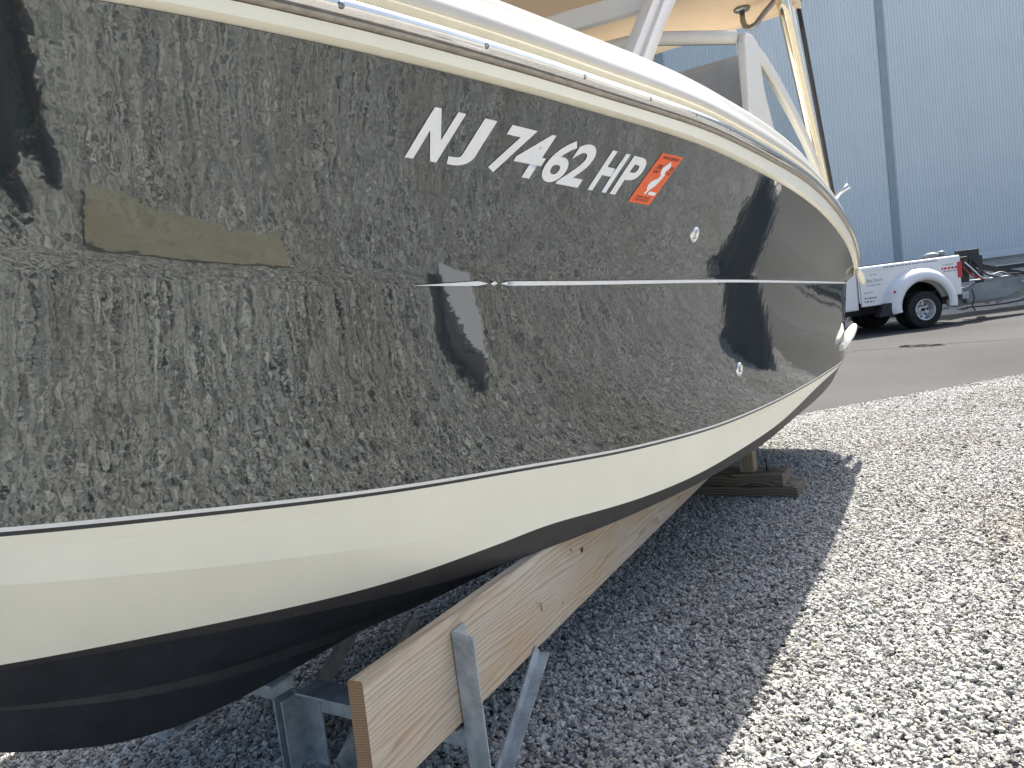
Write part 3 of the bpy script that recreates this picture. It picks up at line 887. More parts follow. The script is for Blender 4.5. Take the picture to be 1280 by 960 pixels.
# --- hardtop, its front arm, stainless legs
HZ = 3.38
ht = MB()
outline = []
for cx, cy, a0 in ((.84 + .12, 1.05 - .12, 90), (.84 + .12, -1.05 + .12, 180), (4.6 - .25, -.85 + .25, 270), (4.6 - .25, .85 - .25, 0)):
    r_ = .12 if cx < 2 else .25
    for k in range(7):
        a = R(a0 + 90 * k / 6); outline.append((cx + r_ * math.cos(a), cy + r_ * math.sin(a)))
def ht_ring(ins, z): return [(x + (2.6 - x) * ins, y * (1 - ins), z) for x, y in outline]
ht.loft([ht_ring(.0, HZ + .03), ht_ring(.0, HZ + .012), ht_ring(.012, HZ), ht_ring(.06, HZ), ht_ring(.075, HZ + .02), ht_ring(.5, HZ + .03)], True)
ht.add(ht_ring(.5, HZ + .03), [tuple(range(len(outline)))])
ht.build('hardtop_liner', M['tan'], boat, auto=.5)
h2 = MB(); h2.loft([ht_ring(-.004, HZ + .031), ht_ring(-.006, HZ + .07), ht_ring(.02, HZ + .10), ht_ring(.4, HZ + .13)], True); h2.add(ht_ring(.4, HZ + .13), [tuple(range(len(outline)))])
h2.build('hardtop_shell', M['gel_deck'], boat, auto=.5)

def lerp3(a, b, t): return tuple(a[i] + (b[i] - a[i]) * t for i in range(3))
def slab(path, wx, wy, side, name, mat, bevel=.02):
    """rounded rectangular beam along path; wx along 'side' axis"""
    mb = MB(); P_ = [Vector(p) for p in path]; rows_ = []
    for i, p in enumerate(P_):
        d = (P_[min(i+1, len(P_)-1)] - P_[max(i-1, 0)]).normalized()
        sx = Vector(side) - d * Vector(side).dot(d); sx.normalize(); sy = d.cross(sx)
        ww = wx[i] if hasattr(wx, '__len__') else wx
        rr = []
        for qx, qy in ((1,-1),(1,1),(-1,1),(-1,-1)):
            for k in range(4):
                a = {(1,-1): -90, (1,1): 0, (-1,1): 90, (-1,-1): 180}[(qx,qy)] + 90*k/3
                rr.append(p + sx * (qx*(ww/2 - bevel) + bevel*math.cos(R(a))) + sy * (qy*(wy/2 - bevel) + bevel*math.sin(R(a))))
        rows_.append(rr)
    mb.loft(rows_, True); mb.add(rows_[0], [tuple(range(16))]); mb.add(rows_[-1], [tuple(range(16))])
    return mb.build(name, mat, boat, auto=.5)
for sg in (1, -1):
    arm = slab([(3.98, sg*.84, 2.22), (3.67, sg*.83, 2.50), (3.3, sg*.82, 2.83), (2.88, sg*.81, 3.16), (2.62, sg*.80, 3.38)], .15, .075, (1, 0, .75), 'hardtop_arm', M['alu_white'])
    # raised rib along the arm
    slab([(3.99, sg*.885, 2.22), (3.68, sg*.875, 2.50), (3.31, sg*.865, 2.83), (2.89, sg*.855, 3.16), (2.65, sg*.845, 3.36)], .05, .03, (1, 0, .75), 'arm_rib', M['alu_white'], .008)
    MB().lathe([(-.01, .022), (.004, .024), (.006, .016), (.001, .001)], Matrix.Translation((3.20, sg*.865, 2.915)), 20).build('arm_bolt_cover', M['galv'], boat, smooth=True)
slab([(3.26, .80, 2.90), (3.38, .35, 2.885), (3.40, 0, 2.88), (3.38, -.35, 2.885), (3.26, -.80, 2.90)], .10, .06, (0, 0, 1), 'windshield_header', M['alu_white'], .015)

# stainless legs at the stern quarter
for sg in (1, -1):
    for dx, dy, r_, mname in ((0, 0, .040, 'steel_tan_reflect'), (-.13, .0, .034, 'alu_white'), (-.23, .0, .024, 'steel')):
        pth = [(lerp3((.20 + dx*.15, sg*1.02, 1.72), (1.33 + dx*1.1, sg*(.99 + dy), 3.40), t)) for t in np.linspace(0, 1, 12)]
        MB().tube(pth, r_, 16).build('hardtop_leg', M[mname], boat, smooth=True)
    # dark canvas track on the outer leg
    pth = [(lerp3((.06, sg*1.04, 1.70), (.90, sg*1.02, 3.38), t)) for t in np.linspace(0, 1, 10)]
    MB().tube(pth, .017, 8).build('canvas_track', M['dark_trim'], boat, smooth=True)
# flange and bent pipe below the hardtop
fx, fy = 1.21, .70
MB().lathe([(.0, .0001), (.0, .055), (.008, .058), (.018, .05), (.02, .0001)], Matrix.Translation((fx, fy, HZ + .022)) @ Matrix.Rotation(R(-90), 4, 'X'), 24).build('pipe_flange', M['steel_dull'], boat, smooth=True)
pth = [(fx, fy, HZ + .02), (fx, fy, HZ - .06), (fx, fy + .01, HZ - .10), (fx - .0, fy + .04, HZ - .125), (fx + .01, fy + .09, HZ - .115), (fx + .03, fy + .16, HZ - .06), (fx + .05, fy + .24, HZ - .01), (fx + .08, fy + .29, HZ + .0)]
MB().tube(pth, .019, 14).build('support_pipe', M['steel_dull'], boat, smooth=True)

# --- windshield: raked front pane, white corner post, side wing sloping down aft
def dz_deck(x): return HF['sheer'][1](x) + D_top(x)
FB = [(2.44, .96, 2.22), (2.80, .52, 2.26), (2.90, 0, 2.28)]     # base of the front pane (port half)
FT = [(2.34, .93, 2.885), (2.62, .50, 2.94), (2.70, 0, 2.95)]     # head of the front pane
def mirror(l): return [(x, -y, z) for x, y, z in l]
fb = FB + mirror(FB[:2])[::-1]; ftp = FT + mirror(FT[:2])[::-1]
def densify(l, n_=6):
    out = []
    for i in range(len(l) - 1):
        for k in range(n_): out.append(lerp3(l[i], l[i+1], k / n_))
    return out + [l[-1]]
fb, ftp = densify(fb), densify(ftp)
mb = MB(); mb.loft([fb, ftp]); mb.build('windshield_pane', M['glass'], boat, smooth=True)
MB().tube(ftp, .040, 12).build('windshield_head', M['alu_white'], boat, smooth=True)
MB().tube([lerp3(a, b, .965) for a, b in zip(fb, ftp)], .012, 8).build('windshield_gasket', M['dark_trim'], boat, smooth=True)
MB().tube(fb, .022, 10).build('windshield_sill', M['alu_white'], boat, smooth=True)
for sg in (1, -1):
    mb = MB(); mb.prism([(2.45, 2.16), (2.38, 2.60), (2.345, 2.85), (2.29, 2.915), (2.16, 2.925), (2.06, 2.91), (2.03, 2.84), (1.99, 2.64), (1.82, 2.42), (1.64, 2.24), (1.58, 2.10)], sg * .935, sg * .985, lambda u, v, t: (u, t, v))
    mb.build('corner_post', M['alu_white'], boat, bevel=.014)
    wt = [(2.24, sg*.935, 2.885), (2.02, sg*.94, 2.885), (1.80, sg*.95, 2.84), (1.55, sg*.96, 2.755), (1.25, sg*.975, 2.62), (.95, sg*.99, 2.47), (.62, sg*1.0, 2.28), (.42, sg*1.01, 2.12)]
    slab(wt, .085, .05, (0, 0, 1), 'wing_frame', M['alu_white'], .014)
    wb = [(2.04, sg*.958, 2.80), (2.0, sg*.962, 2.64), (1.84, sg*.965, 2.43), (1.64, sg*.97, 2.23), (1.40, sg*.98, 2.12), (1.0, sg*.99, 2.10), (.65, sg*1.0, 2.02), (.44, sg*1.0, 1.96)]
    wtt = [(2.03, sg*.94, 2.88)] + wt[1:]
    mb = MB(); mb.loft([wb, wtt]); mb.build('wing_pane', M['glass'], boat, smooth=True)
# helm console, dash and seat backs behind the glass
mb = MB(); mb.prism([(3.2, 2.05), (3.05, 2.36), (2.75, 2.40), (2.5, 2.30), (2.35, 1.9), (3.2, 1.7)], .18, .93, lambda u, v, t: (u, t, v)); mb.build('helm_console', M['gel_deck'], boat, bevel=.03)
mb = MB(); mb.prism([(3.2, 2.05), (3.05, 2.36), (2.75, 2.40), (2.5, 2.30), (2.35, 1.9), (3.2, 1.7)], -.93, -.30, lambda u, v, t: (u, t, v)); mb.build('companion_console', M['gel_deck'], boat, bevel=.03)
for y0, y1 in ((.25, .85), (-.85, -.25)):
    mb = MB(); mb.prism([(1.75, 1.7), (1.84, 2.1), (1.78, 2.62), (1.66, 2.98), (1.52, 3.0), (1.46, 2.5), (1.45, 2.1), (1.2, 1.95), (1.2, 1.7)], y0, y1, lambda u, v, t: (u, t, v)); mb.build('helm_seat', M['vinyl'], boat, bevel=.05)

# grab rail along the coaming with stand-offs, and the pop-up light
pth = []
for x in np.linspace(2.15, -.02, 30):
    yy = HF['sheer'][0](max(x, 0)) - .085
    pth.append((x, yy, dz_deck(max(x, 0)) + .02 + .018 * math.sin(math.pi * min(1, max(0, (2.15 - x) / 2.17)))))
gr = MB().tube(pth, .013, 12).build('grab_rail', M['steel_tan_reflect'], boat, smooth=True)
for k in (1, 8, 15, 22, 28):
    p = Vector(pth[k]); MB().tube([p, p - Vector((0, .02, .05))], .011, 10).build('rail_standoff', M['steel'], gr, smooth=True)
p = Vector((.72, 1.17, 2.06))
lf = MB().tube([p - Vector((0, .06, .05)), p, p + Vector((0, .055, .035))], [.012, .014, .022], 14).build('stern_light', M['steel'], boat, smooth=True)

# ------------------------------------------------------------------ bunks, stands, cribbing
PN = Vector((-.447, 1.773, .667)); PAZ, PPI = .4650, -.042
pd_ = Vector((math.sin(PAZ) * math.cos(PPI), math.cos(PAZ) * math.cos(PPI), math.sin(PPI)))
PH, PT, PL = .315, .046, 4.40
inv = BA.inverted()
pn_b = inv @ PN; pd_b = inv.to_3x3() @ pd_
def bunk(name, label, sgn):
    n_b = Vector((pn_b.x, sgn * pn_b.y, pn_b.z)); d_b = Vector((pd_b.x, sgn * pd_b.y, pd_b.z))
    o_w = BA @ n_b; d_w = BA.to_3x3() @ d_b
    side = d_w.cross(Vector((0, 0, 1))).normalized()          # outward for port
    if sgn < 0: side = -side
    xax = d_w.normalized(); yax = -side; zax = xax.cross(yax)
    if zax.z < 0: zax = -zax
    mb = MB()
    bv = .005
    prof = [(0 + bv, 0), (PT - bv, 0), (PT, -bv), (PT, -PH + bv), (PT - bv, -PH), (bv, -PH), (0, -PH + bv), (0, -bv)]
    secs = [[(x, y, z) for y, z in prof] for x in np.linspace(0, PL, 16)]
    mb.loft(secs, True)
    mb.add(secs[0], [tuple(range(8))], 1); mb.add(secs[-1], [tuple(range(8))], 1)
    o = mb.build(name, [M['plank'], M['plank_end']])
    mt = Matrix((xax, yax, zax)).transposed().to_4x4(); mt.translation = o_w
    if mt.to_3x3().determinant() < 0:
        mt = Matrix((xax, -yax, zax)).transposed().to_4x4(); mt.translation = o_w - side * 0 + yax * PT
    o.matrix_world = mt
    tag(o, label, 'plank', 'bunk planks under the hull')
    return o, mt
pl, PM = bunk('bunk_plank', 'long fresh pine plank on edge beneath the near side of the boat', 1)
pl2, PM2 = bunk('bunk_plank', 'pine plank on edge beneath the far side of the boat', -1)
# knots, nail bits on the near plank
M['knot'] = simple('knot_wood', (0.05, 0.03, 0.02), 0.7, 0.3, 60)
M['shiny_nail'] = simple('bent_staple', (0.75, 0.72, 0.6), 0.3, 0.1, 60, metal=1.0)
def on_plank(s_, h_, off=0.0): return Vector((s_, -off, -h_))
for s_, h_, r_ in ((1.44, .105, .011), (1.33, .075, .005), (2.02, .07, .005)):
    mt = Matrix.Translation(on_plank(s_, h_, .0006))
    MB().add([mt @ Vector((r_*1.5*math.cos(a), 0, r_*math.sin(a)*(1+.15*math.sin(3*a)))) for a in [2*math.pi*k/14 for k in range(14)]], [tuple(range(14))]).build('knot', M['knot'], pl)
MB().tube([on_plank(.98, .155, .002), on_plank(.985, .16, .006), on_plank(1.0, .17, .006), on_plank(1.01, .20, .004)], .0022, 6).build('bent_staple', M['shiny_nail'], pl)
MB().tube([on_plank(1.20, .235, .002), on_plank(1.203, .245, .005)], .003, 6).build('bent_staple', M['shiny_nail'], pl)

def pw_(s_, out, z):        # point near the near plank in boat space: s along it, out from its outer face, height z
    p = pn_b + pd_b * s_; sd_ = Vector((-pd_b.y, pd_b.x, 0)).normalized()
    if sd_.y < 0: sd_ = -sd_
    return Vector((p.x + sd_.x * out, p.y + sd_.y * out, z))
def stand(name, label, sc, full):
    root = thing(name, label, 'boat stand', BT, BRZ, 'galvanised stands under the bunks')
    ptop = (pn_b + pd_b * sc).z
    zb = ptop - PH - .012
    X = pw_(sc, 0, 0).x
    for sgn in (1, -1):
        def q(s_, out, z):
            p = pw_(s_, out, z); return Vector((p.x, sgn * p.y, z))
        along = (q(sc + .1, 0, 0) - q(sc, 0, 0)).normalized()
        outw = (q(sc, .1, 0) - q(sc, 0, 0)).normalized()
        # upright: angle iron outside the plank, one flange flat on the plank, one standing out
        mb = MB()
        a = q(sc - .03, .004, 0.0); w_, th = .07, .007
        poly = [(0, 0), (w_, 0), (w_, th), (th, th), (th, w_), (0, w_)]
        vs = [a + along * (u_) + outw * (v_) for u_, v_ in poly]
        zt = ptop - .035
        mb.add([tuple(p) for p in vs] + [(p.x, p.y, zt - (.014 if i in (4, 5) else 0)) for i, p in enumerate(vs)], [(5,4,3,0),(3,2,1,0),(6,9,10,11),(6,7,8,9)] + [(i, (i+1) % 6, (i+1) % 6 + 6, i + 6) for i in range(6)])
        mb.build('upright', M['galv'], root, bevel=.0015)
        MB().angle(q(sc + .04, .004, .02), q(sc + .50, .004, (pn_b + pd_b * (sc + .5)).z - PH - .01), .042, .006, (0, 0, 1), sgn).build('brace', M['galv'], root)
        inner = Vector((X, sgn * .10, 0))
        MB().angle(Vector((X - .05, sgn * .14, 0.0)), Vector((X - .52, sgn * .14, zb + .0)), .075, .007, (0, 0, 1), sgn).build('brace', M['galv_dark'], root)
        # leg under the inner end of the beam, with its foot plate
        mb = MB(); mb.box((X - .045, sgn * .02 - .05, .01), (X - .037, sgn * .02 + .05, zb - .05)); mb.box((X - .0375, sgn*.02 - .05, .01), (X + .045, sgn * .02 - .042, zb - .05))
        mb.build('leg', M['galv'], root)
        mb = MB(); yo = pw_(sc, .0, 0).y
        mb.box((X - .05, min(sgn * .06, sgn * yo), zb - .115), (X - .042, max(sgn * .06, sgn * yo), zb)); mb.box((X - .0425, min(sgn*.06, sgn*yo), zb - .0075), (X + .05, max(sgn*.06, sgn*yo), zb + .0))
        mb.build('cross_beam', M['galv'], root)
        f0 = q(sc, .03, 0); MB().box((f0.x - .09, f0.y - .09, 0), (f0.x + .09, f0.y + .09, .014)).build('foot_plate', M['galv_dark'], root)
    MB().box((X - .09, -.14, .0), (X + .09, .14, .0095)).build('foot_plate', M['galv_dark'], root)
    return root
stand('bunk_stand', 'galvanised angle iron stand under the near end of the pine planks', .43, True)

# keel cribbing aft: two stacked cross timbers, a treated post and a steel rod
def timber(name, label, lo, hi, mat, rz=0.0):
    mb = MB(); c = [(lo[i] + hi[i]) / 2 for i in range(3)]
    mb.box([lo[i] - c[i] for i in range(3)], [hi[i] - c[i] for i in range(3)])
    # long axis along local X so that the grain runs with the timber
    mb.v = [(p[1], -p[0], p[2]) for p in mb.v]
    o = mb.build(name, mat, bevel=.008)
    o.location = bw(*c); o.rotation_euler = (0, 0, BRZ + R(90) + rz)
    return tag(o, label, 'timber', 'keel cribbing')
timber('cribbing_timber', 'lower weathered timber lying on the gravel under the stern', (1.50, -.95, .0), (1.78, .90, .085), M['timber'], R(1.2))
timber('cribbing_timber', 'upper weathered timber stacked below the wooden post under the stern', (1.53, -.90, .086), (1.75, .815, .170), M['timber'], R(-.6))
mb = MB(); mb.box((-.05, -.05, 0), (.05, .05, .35)); mb.v = [(p[2], p[0], p[1]) for p in mb.v]
po = mb.build('cribbing_post', M['post_wood'], bevel=.006)
pm = BA @ Matrix.Translation((1.66, .56, .171)) @ Matrix(((0, 1, 0), (0, 0, 1), (1, 0, 0))).to_4x4()
po.matrix_world = pm
tag(po, 'short upright wooden post between the cribbing timbers and the hull', 'post')
mt = MB().tube([(0, 0, 0), (.002, .001, .04), (0, 0, .09)], .006, 8).build('steel_rod', M['dark_trim'], smooth=True)
mt.location = bw(1.64, .68, .170); tag(mt, 'thin dark steel rod sticking up from the upper timber', 'rod')

# ------------------------------------------------------------------ white dually pickup, rear end in view
TF = R(90 - 264)                                              # heading of the truck's front
tdir = Vector((math.cos(TF), math.sin(TF), 0)); tleft = Vector((-tdir.y, tdir.x, 0))
TO = Vector((9.02, 16.62, 0)) - tleft * 1.06
truck = thing('pickup_truck', 'white dual rear wheel pickup truck parked in front of the metal building', 'truck', TO, TF)
def arch_poly(x0, x1, z0, z1, cx, cz, r, n_=18):
    """side panel outline with a wheel arch cut out of its lower edge"""
    a0 = math.asin((z0 - cz) / r) if abs(z0 - cz) < r else 0
    arc = [(cx - r * math.cos(a), cz + r * math.sin(a)) for a in np.linspace(a0, math.pi - a0, n_)]
    return [(x1, z0), (x1, z1), (x0, z1), (x0, z0)] + arc
def side_panel(mb, poly, y0, y1):
    bm = bmesh.new(); f_ = bm.faces.new([bm.verts.new((u, 0, v)) for u, v in poly]); r_ = bmesh.ops.triangulate(bm, faces=[f_])
    bm.verts.ensure_lookup_table(); tri = [[v.index for v in f.verts] for f in bm.faces]; n_ = len(poly); bm.verts.index_update()
    tri = [[v.index for v in f.verts] for f in bm.faces]; bm.free()
    vs = [(u, y0, v) for u, v in poly] + [(u, y1, v) for u, v in poly]
    mb.add(vs, [tuple(t) for t in tri] + [tuple(i + n_ for i in t)[::-1] for t in tri] + [(i, (i+1) % n_, (i+1) % n_ + n_, i + n_) for i in range(n_)])
for sg in (1, -1):
    mb = MB(); side_panel(mb, arch_poly(-1.0, 1.32, .62, 1.36, 0, .46, .56), sg * .93, sg * .99)
    mb.build('bed_side', M['truck_white'], truck)
    # shoulder: rounded top rail of the bed
    mb = MB(); prof = [(.90, 1.36), (.995, 1.361), (1.0, 1.40), (.985, 1.45), (.95, 1.475), (.90, 1.475)]
    mb.loft([[(x, sg * y, z) for y, z in prof] for x in (-1.0, 1.32)]); mb.add([(-1.0, sg*y, z) for y, z in prof], [tuple(range(6))]); mb.build('bed_rail', M['truck_white'], truck, auto=.9)
    MB().box((-.98, min(sg*.86, sg*.94), 1.476), (1.3, max(sg*.86, sg*.94), 1.492)).build('rail_cap', M['black_plastic'], truck)
    # flared dually fender: arch swept outward
    rows = []
    for a in np.linspace(R(-14), R(194), 40):
        ca, sa = math.cos(a), math.sin(a)
        rr = [(.54, 1.19), (.56, 1.23), (.62, 1.245), (.70, 1.225), (.77, 1.15), (.81, 1.05), (.83, .985)]
        rows.append([(-r_ * ca * 1.02, sg * y, .49 + r_ * sa * (1.0 if sa > 0 else .55)) for r_, y in rr])
    mb = MB(); mb.loft(rows); mb.build('fender_flare', M['truck_white'], truck, smooth=True)
    mb = MB(); side_panel(mb, [(.62, .40), (.62, .60), (1.02, .68), (1.10, .40), (.95, .33)], sg * .95, sg * 1.13) if False else mb.prism([(.66, .36), (.66, .64), (.86, .64), (1.06, .40), (1.06, .36)], sg * .96, sg * 1.17, lambda u, v, t: (u, t, v))
    mb.build('fender_step', M['black_plastic'], truck, bevel=.01)
    MB().lathe([(0, .0001), (.012, .018), (0, .03)], Matrix.Translation((.70, sg * 1.212, .86)) @ Matrix.Rotation(0 if sg > 0 else math.pi, 4, 'Z'), 12).build('marker_lamp', M['red_lens'], truck)
    # wheels: dual rear, single front
    for wx, ys in ((0, (.74, 1.06)), (4.0, (.95,))):
        for i, yc in enumerate(ys):
            mt = Matrix.Translation((wx, sg * yc, .40)) @ Matrix.Rotation(0 if sg > 0 else math.pi, 4, 'Z')
            wl = MB().lathe([(-.11, .22), (-.115, .33), (-.10, .385), (-.05, .40), (.05, .40), (.10, .385), (.115, .33), (.11, .235), (.10, .225)], mt, 40).build('tyre', M['tyre'], truck, auto=.6)
            if i == len(ys) - 1:
                MB().lathe([(.112, .232), (.12, .225), (.118, .212), (.07, .205), (-.03, .195), (-.055, .185), (-.058, .115), (-.02, .105), (-.0, .09), (.02, .06), (.022, .0001)], mt, 40).build('rim', M['rim'], wl, auto=.5)
                for k in range(8):
                    a = k / 8 * 2 * math.pi
                    MB().lathe([(-.05, .0001), (-.05, .024)], mt @ Matrix.Translation((.15 * math.cos(a), 0, .15 * math.sin(a))), 10).build('hand_hole', M['tyre'], wl)
                MB().lathe([(.02, .04), (.05, .036), (.055, .0001)], mt, 16).build('hub_cap', M['black_plastic'], wl, smooth=True)
    # dark liner inside the wheel arch
    mb = MB(); mb.loft([[(-.555 * math.cos(a), sg * y, .46 + .555 * math.sin(a)) for a in np.linspace(R(-15), R(195), 24)] for y in (.52, .945)])
    mb.add([(-.555 * math.cos(a), sg * .52, .46 + .555 * math.sin(a)) for a in np.linspace(R(-15), R(195), 24)], [tuple(range(24))])
    mb.build('wheel_well', M['tyre'], truck)
    # rear lamp
    MB().box((-1.035, min(sg*.90, sg*1.002), .98), (-.93, max(sg*.90, sg*1.002), 1.33)).build('tail_lamp', M['red_lens'], truck, bevel=.015)
MB().box((-.98, -.90, .70), (1.3, .90, .76)).build('bed_floor', M['black_plastic'], truck)
MB().box((-1.02, -.89, .70), (-.96, .89, 1.44)).build('tailgate', M['truck_white'], truck, bevel=.01)
MB().box((1.26, -.90, .70), (1.32, .90, 1.45)).build('bed_front', M['truck_white'], truck)
MB().box((-1.2, -.95, .50), (-1.04, .95, .66)).build('bumper', M['galv'], truck, bevel=.02)
MB().box((-.95, -.55, .42), (5.0, -.42, .58)).box((-.95, .42, .42), (5.0, .55, .58)).build('chassis', M['black_plastic'], truck)
MB().tube([(0, -.9, .4), (0, .9, .4)], .05, 12).build('axle', M['black_plastic'], truck)
# cab and bonnet (hidden behind the boat from here)
cabp = [(1.36, .55), (1.36, 1.50), (1.55, 1.98), (3.0, 1.98), (3.75, 1.45), (4.85, 1.35), (4.95, 1.2), (4.95, .55)]
mb = MB(); side_panel(mb, cabp[::-1], -.93, .93); mb.build('cab', M['truck_white'], truck, bevel=.03)
for sg in (1, -1):
    MB().prism([(1.62, 1.50), (1.68, 1.88), (2.2, 1.88), (2.2, 1.50)], sg * .931, sg * .936, lambda u, v, t: (u, t, v)).build('side_window', M['dark_trim'], truck)
    MB().prism([(2.28, 1.50), (2.28, 1.88), (2.92, 1.88), (3.50, 1.50)], sg * .931, sg * .936, lambda u, v, t: (u, t, v)).build('side_window', M['dark_trim'], truck)
# gear in the bed: a rumpled grey bundle at the tail corner
vs, fs = rocks[1]
MB().add([(-.62 + .26*p[0], .62 + .2*p[1], 1.50 + .10*p[2]) for p in vs], fs).add([(-.78 + .12*p[0], .72 + .12*p[1], 1.55 + .06*p[2]) for p in vs], fs).build('bed_bundle', M['galv_dark'], truck, smooth=True)
# lettering on the near side
def truck_text(s, x0, x1, z0, z1, mat, y=.993):
    lay_text(s, 'side_lettering', mat, lambda a, b: Vector((x0 + (x1 - x0) * a, y, z0 + (z1 - z0) * b)), truck, .0, 1.0, 0)
def truck_dashes(x0, x1, z, h, n_, mat, y=.993):
    mb = MB(); rk = random.Random(int(z * 1000)); x = x0
    while x > x1:
        w_ = rk.uniform(.025, .06)
        mb.add([(x, y, z), (x - w_, y, z), (x - w_, y, z + h), (x, y, z + h)], [(0, 1, 2, 3)]); x -= w_ + rk.uniform(.012, .03)
    mb.build('side_lettering', mat, truck)['kind'] = 'stuff'
truck_dashes(.78, -.45, 1.395, .028, 0, M['text_grey'], 1.0025)
truck_dashes(1.10, .92, 1.27, .02, 0, M['text_grey'])
truck_text('Bay Sport', 1.18, .80, 1.11, 1.20, M['text_grey'])
truck_dashes(1.18, .88, 1.05, .022, 0, M['text_grey'])
truck_dashes(1.26, 1.08, .90, .02, 0, M['text_grey'])
truck_dashes(1.26, .98, .775, .035, 0, M['text_grey']); truck_dashes(1.26, 1.06, .70, .035, 0, M['text_grey'])
truck_dashes(-.60, -.80, 1.285, .02, 0, M['text_grey'])
truck_dashes(-.56, -.90, 1.19, .05, 0, M['text_red'])
truck_dashes(-.60, -.90, 1.14, .022, 0, M['text_grey'])

# ------------------------------------------------------------------ hydraulic boat trailer hitched behind the truck
trl = thing('boat_trailer', 'grey steel boat trailer with black hydraulic unit hitched behind the pickup', 'trailer', TO, TF)
for sg in (1, -1):
    MB().bar((-3.0, sg*.95, .72), (-12.5, sg*.95, .72), .12, .30).build('side_beam', M['trailer'], trl)
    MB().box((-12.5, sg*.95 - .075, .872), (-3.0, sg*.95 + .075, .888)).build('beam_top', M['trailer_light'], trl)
    MB().bar((-1.55, sg*.25, .52), (-3.05, sg*.92, .66), .10, .22).build('tongue_beam', M['trailer'], trl)
    for k in range(2):
        mt = Matrix.Translation((-8.2 - 1.0 * k, sg * 1.12, .36))
        MB().lathe([(-.1, .2), (-.105, .3), (-.08, .35), (.08, .35), (.105, .3), (.1, .2), (.06, .0001)], mt, 28).build('tyre', M['tyre'], trl, auto=.6)
MB().prism([(-1.25, .40), (-1.25, .66), (-1.5, .80), (-3.0, .86), (-3.3, .72), (-2.2, .42)], .70, .78, lambda u, v, t: (u, t, v)).build('tongue_plate', M['trailer'], trl)
MB().prism([(-1.1, .34), (-1.1, .50), (-2.6, .50), (-3.6, .62), (-3.6, .52), (-2.4, .34)], .60, .66, lambda u, v, t: (u, t, v)).build('lower_plate', M['galv_dark'], trl)
MB().box((-1.30, .30, .86), (-1.08, .86, 1.42)).build('hydraulic_unit', M['black_plastic'], trl, bevel=.02)
MB().box((-1.62, .34, 1.05), (-1.36, .80, 1.56)).build('battery_box', M['black_plastic'], trl, bevel=.015)
MB().bar((-1.45, .66, 1.22), (-2.75, .74, .84), .08, .13).build('winch_arm', M['black_plastic'], trl)
MB().bar((-2.35, -.2, .70), (-2.35, -.2, 1.40), .13, .13).build('guide_post', M['black_plastic'], trl)
MB().bar((-2.6, -.95, 1.02), (-12.0, -.95, 1.02), .08, .10).build('far_rail', M['black_plastic'], trl)
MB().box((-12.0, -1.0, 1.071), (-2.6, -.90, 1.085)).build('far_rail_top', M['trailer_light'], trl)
def hose(pts_, r_, mat, name='hose'):
    P_ = [Vector(p) for p in pts_]; out = []
    for i in range(len(P_) - 1):
        p0, p1, p2, p3 = P_[max(i-1, 0)], P_[i], P_[i+1], P_[min(i+2, len(P_)-1)]
        for k in range(6):
            t = k / 6
            out.append(.5 * ((2*p1) + (-p0+p2)*t + (2*p0-5*p1+4*p2-p3)*t*t + (-p0+3*p1-3*p2+p3)*t**3))
    out.append(P_[-1]); MB().tube(out, r_, 8).build(name, mat, trl, smooth=True)
hose([(-1.15, .87, 1.2), (-1.25, .92, 1.05), (-1.42, .92, .95), (-1.62, .90, .86)], .016, M['red_hose'])
hose([(-1.2, .87, 1.3), (-1.38, .93, 1.08), (-1.55, .92, .92), (-1.8, .88, .87)], .015, M['decal_white'])
hose([(-1.45, .82, 1.3), (-1.62, .90, 1.02), (-1.85, .9, .9), (-2.2, .86, .92), (-2.5, .84, .9)], .018, M['black_plastic'])
hose([(-1.5, .82, 1.15), (-1.75, .9, .96), (-2.05, .88, .98), (-2.3, .84, .88)], .014, M['galv'])
hose([(-1.3, .9, .7), (-1.33, .92, .5), (-1.28, .92, .32), (-1.35, .9, .22)], .014, M['black_plastic'])
hose([(-1.2, .85, .30), (-2.2, .86, .28), (-3.4, .88, .40), (-4.6, .92, .52)], .016, M['black_plastic'])
MB().bar((-2.55, .84, .72), (-3.45, .86, .70), .03, .03).build('pin_bar', M['trailer_light'], trl)
MB().tube([(-3.45, .80, .70), (-3.45, .92, .70)], .06, 14).build('guide_roller', M['galv'], trl, smooth=True)
MB().tube([(-1.72, .88, .86), (-1.72, .88, 1.0)], .03, 10).build('valve', M['trailer_light'], trl, smooth=True)
MB().box((-1.5, .3, .86), (-2.6, .8, .875)).build('deck_plate', M['trailer'], trl)

# ------------------------------------------------------------------ out of frame, showing only in the hull's gloss; heap and box are invented
SPA, SPB = bw(5.42, 2.62, .034), bw(6.85, 2.30, .034)
L_ = (SPB - SPA).length; xa = (SPB - SPA).normalized(); ya = Vector((0, 0, 1)).cross(xa).normalized()
mb = MB(); secs = [[(x, y, z) for y, z in ((-.0225, -.14), (.0225, -.14), (.0225, .14), (-.0225, .14))] for x in np.linspace(0, L_, 6)]
mb.loft(secs, True); mb.add(secs[0], [(0, 1, 2, 3)], 1); mb.add(secs[-1], [(0, 1, 2, 3)], 1)
o = mb.build('spare_plank', [M['post_wood'], M['plank_end']], bevel=.004)
mt = Matrix((xa, -Vector((0, 0, 1)), ya)).transposed().to_4x4()
if mt.to_3x3().determinant() < 0: mt = Matrix((xa, Vector((0, 0, 1)), ya)).transposed().to_4x4()
mt.translation = SPA; o.matrix_world = mt
tag(o, 'short weathered plank lying flat on the gravel by the photographer, mirrored in the hull', 'plank')

